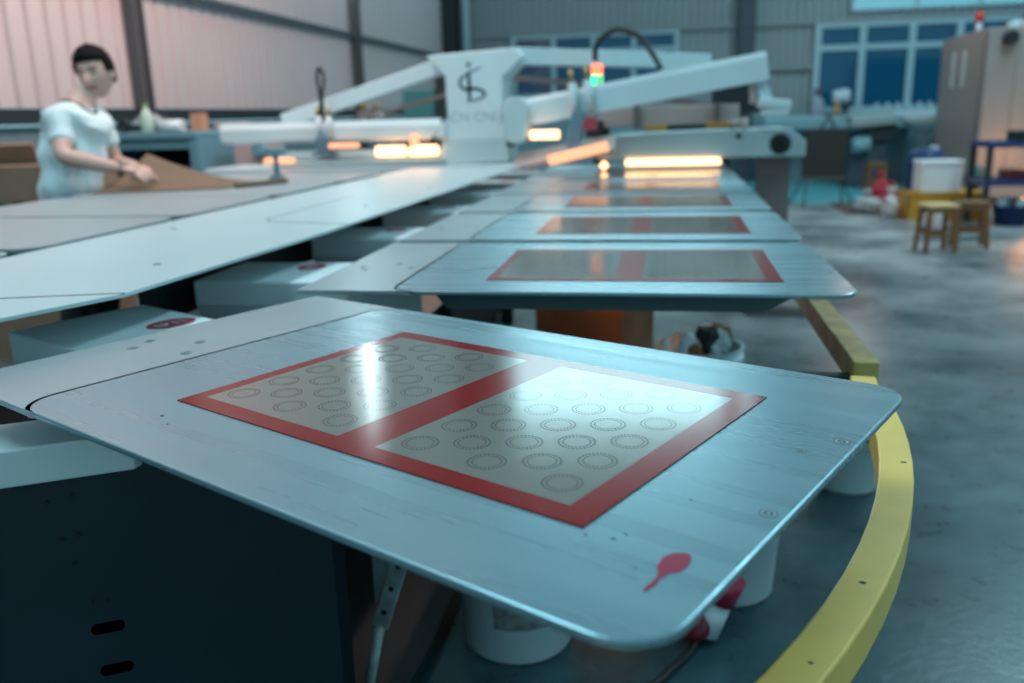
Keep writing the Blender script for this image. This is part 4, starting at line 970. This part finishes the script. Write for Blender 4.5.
# yellow crate with white tub
cr_ = thing('plastic_crate', 'yellow plastic crate on the floor behind the wooden stools', 'crate', (3.07, 10.6, 0))
m = MB()
for dx, dy, sx, sy in ((0, -0.22, 0.80, 0.02), (0, 0.22, 0.80, 0.02), (-0.39, 0, 0.02, 0.46), (0.39, 0, 0.02, 0.46)): m.box((dx, dy, 0.15), (sx, sy, 0.30), bev=0.004)
m.box((0, 0, 0.02), (0.78, 0.44, 0.03)); m.box((0, 0, 0.285), (0.78, 0.44, 0.02)); m.build('body', M_crate, cr_)
m = MB()
for dy in (-0.235, 0.235): m.box((0, dy, 0.285), (0.82, 0.02, 0.035))
m.box((0, -0.233, 0.12), (0.76, 0.012, 0.02)); m.build('rim', M_crate, cr_)
wt = thing('white_tub', 'white plastic tub on top of the yellow crate', 'tub', (3.02, 10.6, 0.3035))
MB().prism(rrect(-0.225, -0.18, 0.225, 0.18, 0.06), 0, 0.33).build('body', mat('bright_white', (0.85, 0.76, 0.76), 0.4), wt, bev=0.008); MB().prism(rrect(-0.237, -0.192, 0.237, 0.192, 0.06), 0.31, 0.345).build('lid', MATS['bright_white'], wt, bev=0.008)
bl = thing('blue_drum', 'blue plastic drum behind the white tub', 'drum', (3.10, 11.40, 0))
MB().lathe([(0, 0), (0.20, 0), (0.21, 0.03), (0.21, 0.24), (0.22, 0.26), (0.21, 0.28), (0.21, 0.52), (0.22, 0.54), (0.21, 0.56), (0.20, 0.70), (0.17, 0.73), (0, 0.73)], n=36).build('body', M_blue, bl); MB().cyl((0.08, 0, 0.73), (0.08, 0, 0.765), 0.05, n=18).build('cap', M_pail, bl)
wj = thing('jerrycan', 'pale pink jug standing under the left stool before the crate', 'jug', (2.56, 8.95, 0))
MB().lathe([(0, 0), (0.09, 0), (0.10, 0.02), (0.10, 0.22), (0.04, 0.30), (0.035, 0.34), (0, 0.34)], n=24).build('body', mat('pinkish_plastic', (0.60, 0.48, 0.48), 0.4), wj); MB().tube([(0.05, 0, 0.28), (0.10, 0, 0.31), (0.11, 0, 0.24), (0.10, 0, 0.17)], 0.012, 8, 4).build('handle', MATS['pinkish_plastic'], wj)
# heap of bags
def bag(label, x, y, sx, sy, sz, m_, seed, cat='bag'):
    rng = random.Random(seed); b = thing('cloth_bag', label, cat, (x, y, 0))
    tmp = bmesh.new(); bmesh.ops.create_icosphere(tmp, subdivisions=4, radius=1); ph = [rng.uniform(0, 6) for _ in range(4)]
    for v in tmp.verts:
        k_ = 1+0.12*math.sin(5*v.co.x+ph[0])*math.sin(4*v.co.y+ph[1])+0.08*math.sin(9*v.co.z+ph[2]+3*v.co.x)
        v.co = Vector((v.co.x*sx, v.co.y*sy, max(-0.8, v.co.z)*sz*0.555+sz*0.444))*1.0; v.co.x *= k_; v.co.y *= k_
    mb_ = MB(); mb_._merge(tmp); o = mb_.build('sack', m_, b)
    for p in o.data.polygons: p.use_smooth = True
    MB().lathe([(0.02, 0), (0.04, 0.04), (0.06, 0.09), (0.03, 0.07), (0, 0.05)], (0, 0, sz*0.97), 12).build('knot', m_, b)
bag('pale grey bag slumped on the floor, leftmost of the heap', 2.40, 11.15, 0.18, 0.15, 0.20, mat('grey_cloth', (0.36, 0.36, 0.36), 0.8), 1)
bag('bright red bag at the back of the heap', 2.76, 12.1, 0.12, 0.12, 0.34, M_redcl, 2)
bag('dull red bag in the middle of the heap', 2.74, 11.45, 0.13, 0.13, 0.26, M_redcl, 3)
bag('pale pink bag against the yellow crate', 2.55, 10.62, 0.085, 0.10, 0.27, MATS['pinkish_plastic'], 5)
tag(MB().prism(rrect(2.15, 10.9, 2.72, 12.3, 0.12), 0.0, 0.012).build('ground_sheet', mat('brown_board', (0.10, 0.06, 0.05), 0.8)), 'dark brown sheet on the floor under the heap of bags', 'sheet')
# dark board on thin folding legs
bd = thing('display_board', 'big dark board on thin folding legs by the back wall', 'board', (1.98, 11.8, 0))
part(MB().box((1.98, 11.8, CZ-0.605), (0.54, 0.05, 0.63), bev=0.006), 'panel', mat('black_brown', (0.022, 0.018, 0.016), 0.6), bd)
part(MB().box((1.98, 11.765, CZ-0.905), (0.56, 0.02, 0.04)), 'lower_rail', mat('brown_rail', (0.10, 0.075, 0.05), 0.6), bd)
for a, b in (((1.78, 11.78, CZ-0.90), (1.72, 11.55, 0)), ((1.73, 11.82, CZ-0.90), (1.60, 12.0, 0)), ((2.20, 11.78, CZ-0.90), (2.34, 11.6, 0)), ((2.20, 11.82, CZ-0.90), (2.28, 12.05, 0))):
    part(MB().cyl(a, b, 0.011, n=10), 'leg', M_dark, bd)
part(MB().tube([(1.92, 11.8, CZ-0.30), (1.97, 11.8, CZ-0.20), (2.00, 11.8, CZ-0.14), (2.05, 11.8, CZ-0.20), (2.08, 11.8, CZ-0.30)], 0.014), 'carrying_loop', M_dark, bd)
# bench along the back wall and things on it
wbn = thing('wall_bench', 'long pale bench along the back wall under the right windows', 'bench', (3.3, 15.9, 0))
part(MB().box((3.4, 15.95, CZ-0.20), (3.6, 0.7, 0.06), bev=0.008), 'bench_top', M_frame, wbn)
part(MB().box((3.4, 15.62, CZ-0.30), (3.56, 0.03, 0.14)), 'apron', M_lowb, wbn)
for x in (1.75, 2.9, 4.0, 5.1): part(MB().box((x, 15.9, (CZ-0.23)/2), (0.07, 0.55, CZ-0.23), bev=0.006), 'leg', M_lowb, wbn)
BZ = CZ-0.17
vb = thing('bottle', 'mauve and white bottle on the wall bench above the dark board', 'bottle', (2.48, 15.8, BZ))
MB().lathe([(0, 0), (0.11, 0), (0.12, 0.02), (0.12, 0.22), (0.05, 0.32), (0.04, 0.36), (0, 0.36)], n=24).build('body', mat('mauve_plastic', (0.30, 0.32, 0.42), 0.4), vb); MB().cyl((0, 0, 0.36), (0, 0, 0.44), 0.06, n=16).build('cap', mat('maroon_cap', (0.15, 0.03, 0.05), 0.4), vb)
pm = thing('grinder', 'white and yellow bench machine on the wall bench under the right windows', 'machine', (2.85, 15.8, BZ))
MB().cyl((-0.12, 0, 0.30), (0.14, 0, 0.33), 0.11, n=22).build('motor', M_pail, pm); MB().box((-0.05, 0, 0.11), (0.07, 0.1, 0.22), bev=0.008).build('yellow_stand', M_crate, pm); MB().box((0.03, 0, 0.02), (0.3, 0.2, 0.04), bev=0.008).build('base', M_black, pm); MB().box((0.09, 0.02, 0.13), (0.12, 0.12, 0.14), bev=0.01).build('switch_box', M_dark, pm)
jr = [(3.45, 0.08), (3.62, 0.13), (3.78, 0.09), (3.95, 0.14), (4.12, 0.08), (4.28, 0.15), (4.44, 0.10)]
tray = tag(MB().box((3.9, 15.85, BZ+0.025), (1.25, 0.3, 0.05), bev=0.01).build('tray', M_pail), 'long white tray on the wall bench under the right windows', 'tray')
j0 = None
for i, (x, hh) in enumerate(jr):
    if j0 is None:
        j0 = thing('jar', 'small pale jar standing in the long white tray', 'jar', (x, 15.82, BZ+0.05), 0, 'jars in the long tray')
        MB().lathe([(0, 0), (0.045, 0), (0.05, 0.01), (0.05, 0.09), (0.03, 0.11), (0, 0.11)], n=16).build('body', M_frame, j0); MB().cyl((0, 0, 0.11), (0, 0, 0.135), 0.034, n=14).build('lid', M_pail, j0)
    else: o = copy_tree(j0); o.location = (x, 15.82, BZ+0.05)
# grey machine with tilted pale top and a stool in front
gm = thing('sewing_machine_table', 'pale slanted machine top over dark works, before the back wall', 'machine', (3.15, 14.6, 0))
part(MB().box((3.13, 14.7, CZ-0.22), (0.66, 0.5, 0.16), (0.15, -0.08, 0), 0.03), 'slanted_top', mat('sage_enamel', (0.30, 0.38, 0.37), 0.4), gm)
part(MB().box((3.3, 14.75, CZ-0.45), (0.42, 0.4, 0.28), bev=0.02), 'works', M_dark, gm)
part(MB().cyl((2.85, 14.5, CZ-0.62), (3.10, 14.5, CZ-0.60), 0.12, n=20), 'roller', M_lowb, gm)
part(MB().box((3.1, 14.8, (CZ-0.55)/2), (0.55, 0.4, CZ-0.55), bev=0.01), 'base_cabinet', M_col, gm)
stool('small dark stool before the pale slanted machine', 3.12, 14.05, 0.05, M_wood)
bs = thing('wash_basin', 'shiny white round basin on a pale pedestal by the back wall', 'basin', (4.0, 14.95, 0))
MB().lathe([(0, CZ-0.44), (0.16, CZ-0.42), (0.34, CZ-0.30), (0.37, CZ-0.20), (0.35, CZ-0.185), (0.30, CZ-0.25), (0.1, CZ-0.36), (0, CZ-0.37)], n=36).build('bowl', mat('porcelain', (0.62, 0.78, 0.82), 0.12), bs); MB().lathe([(0.22, 0), (0.16, 0.1), (0.13, CZ-0.6), (0.17, CZ-0.42), (0, CZ-0.42)], n=28).build('pedestal', M_lowb, bs)
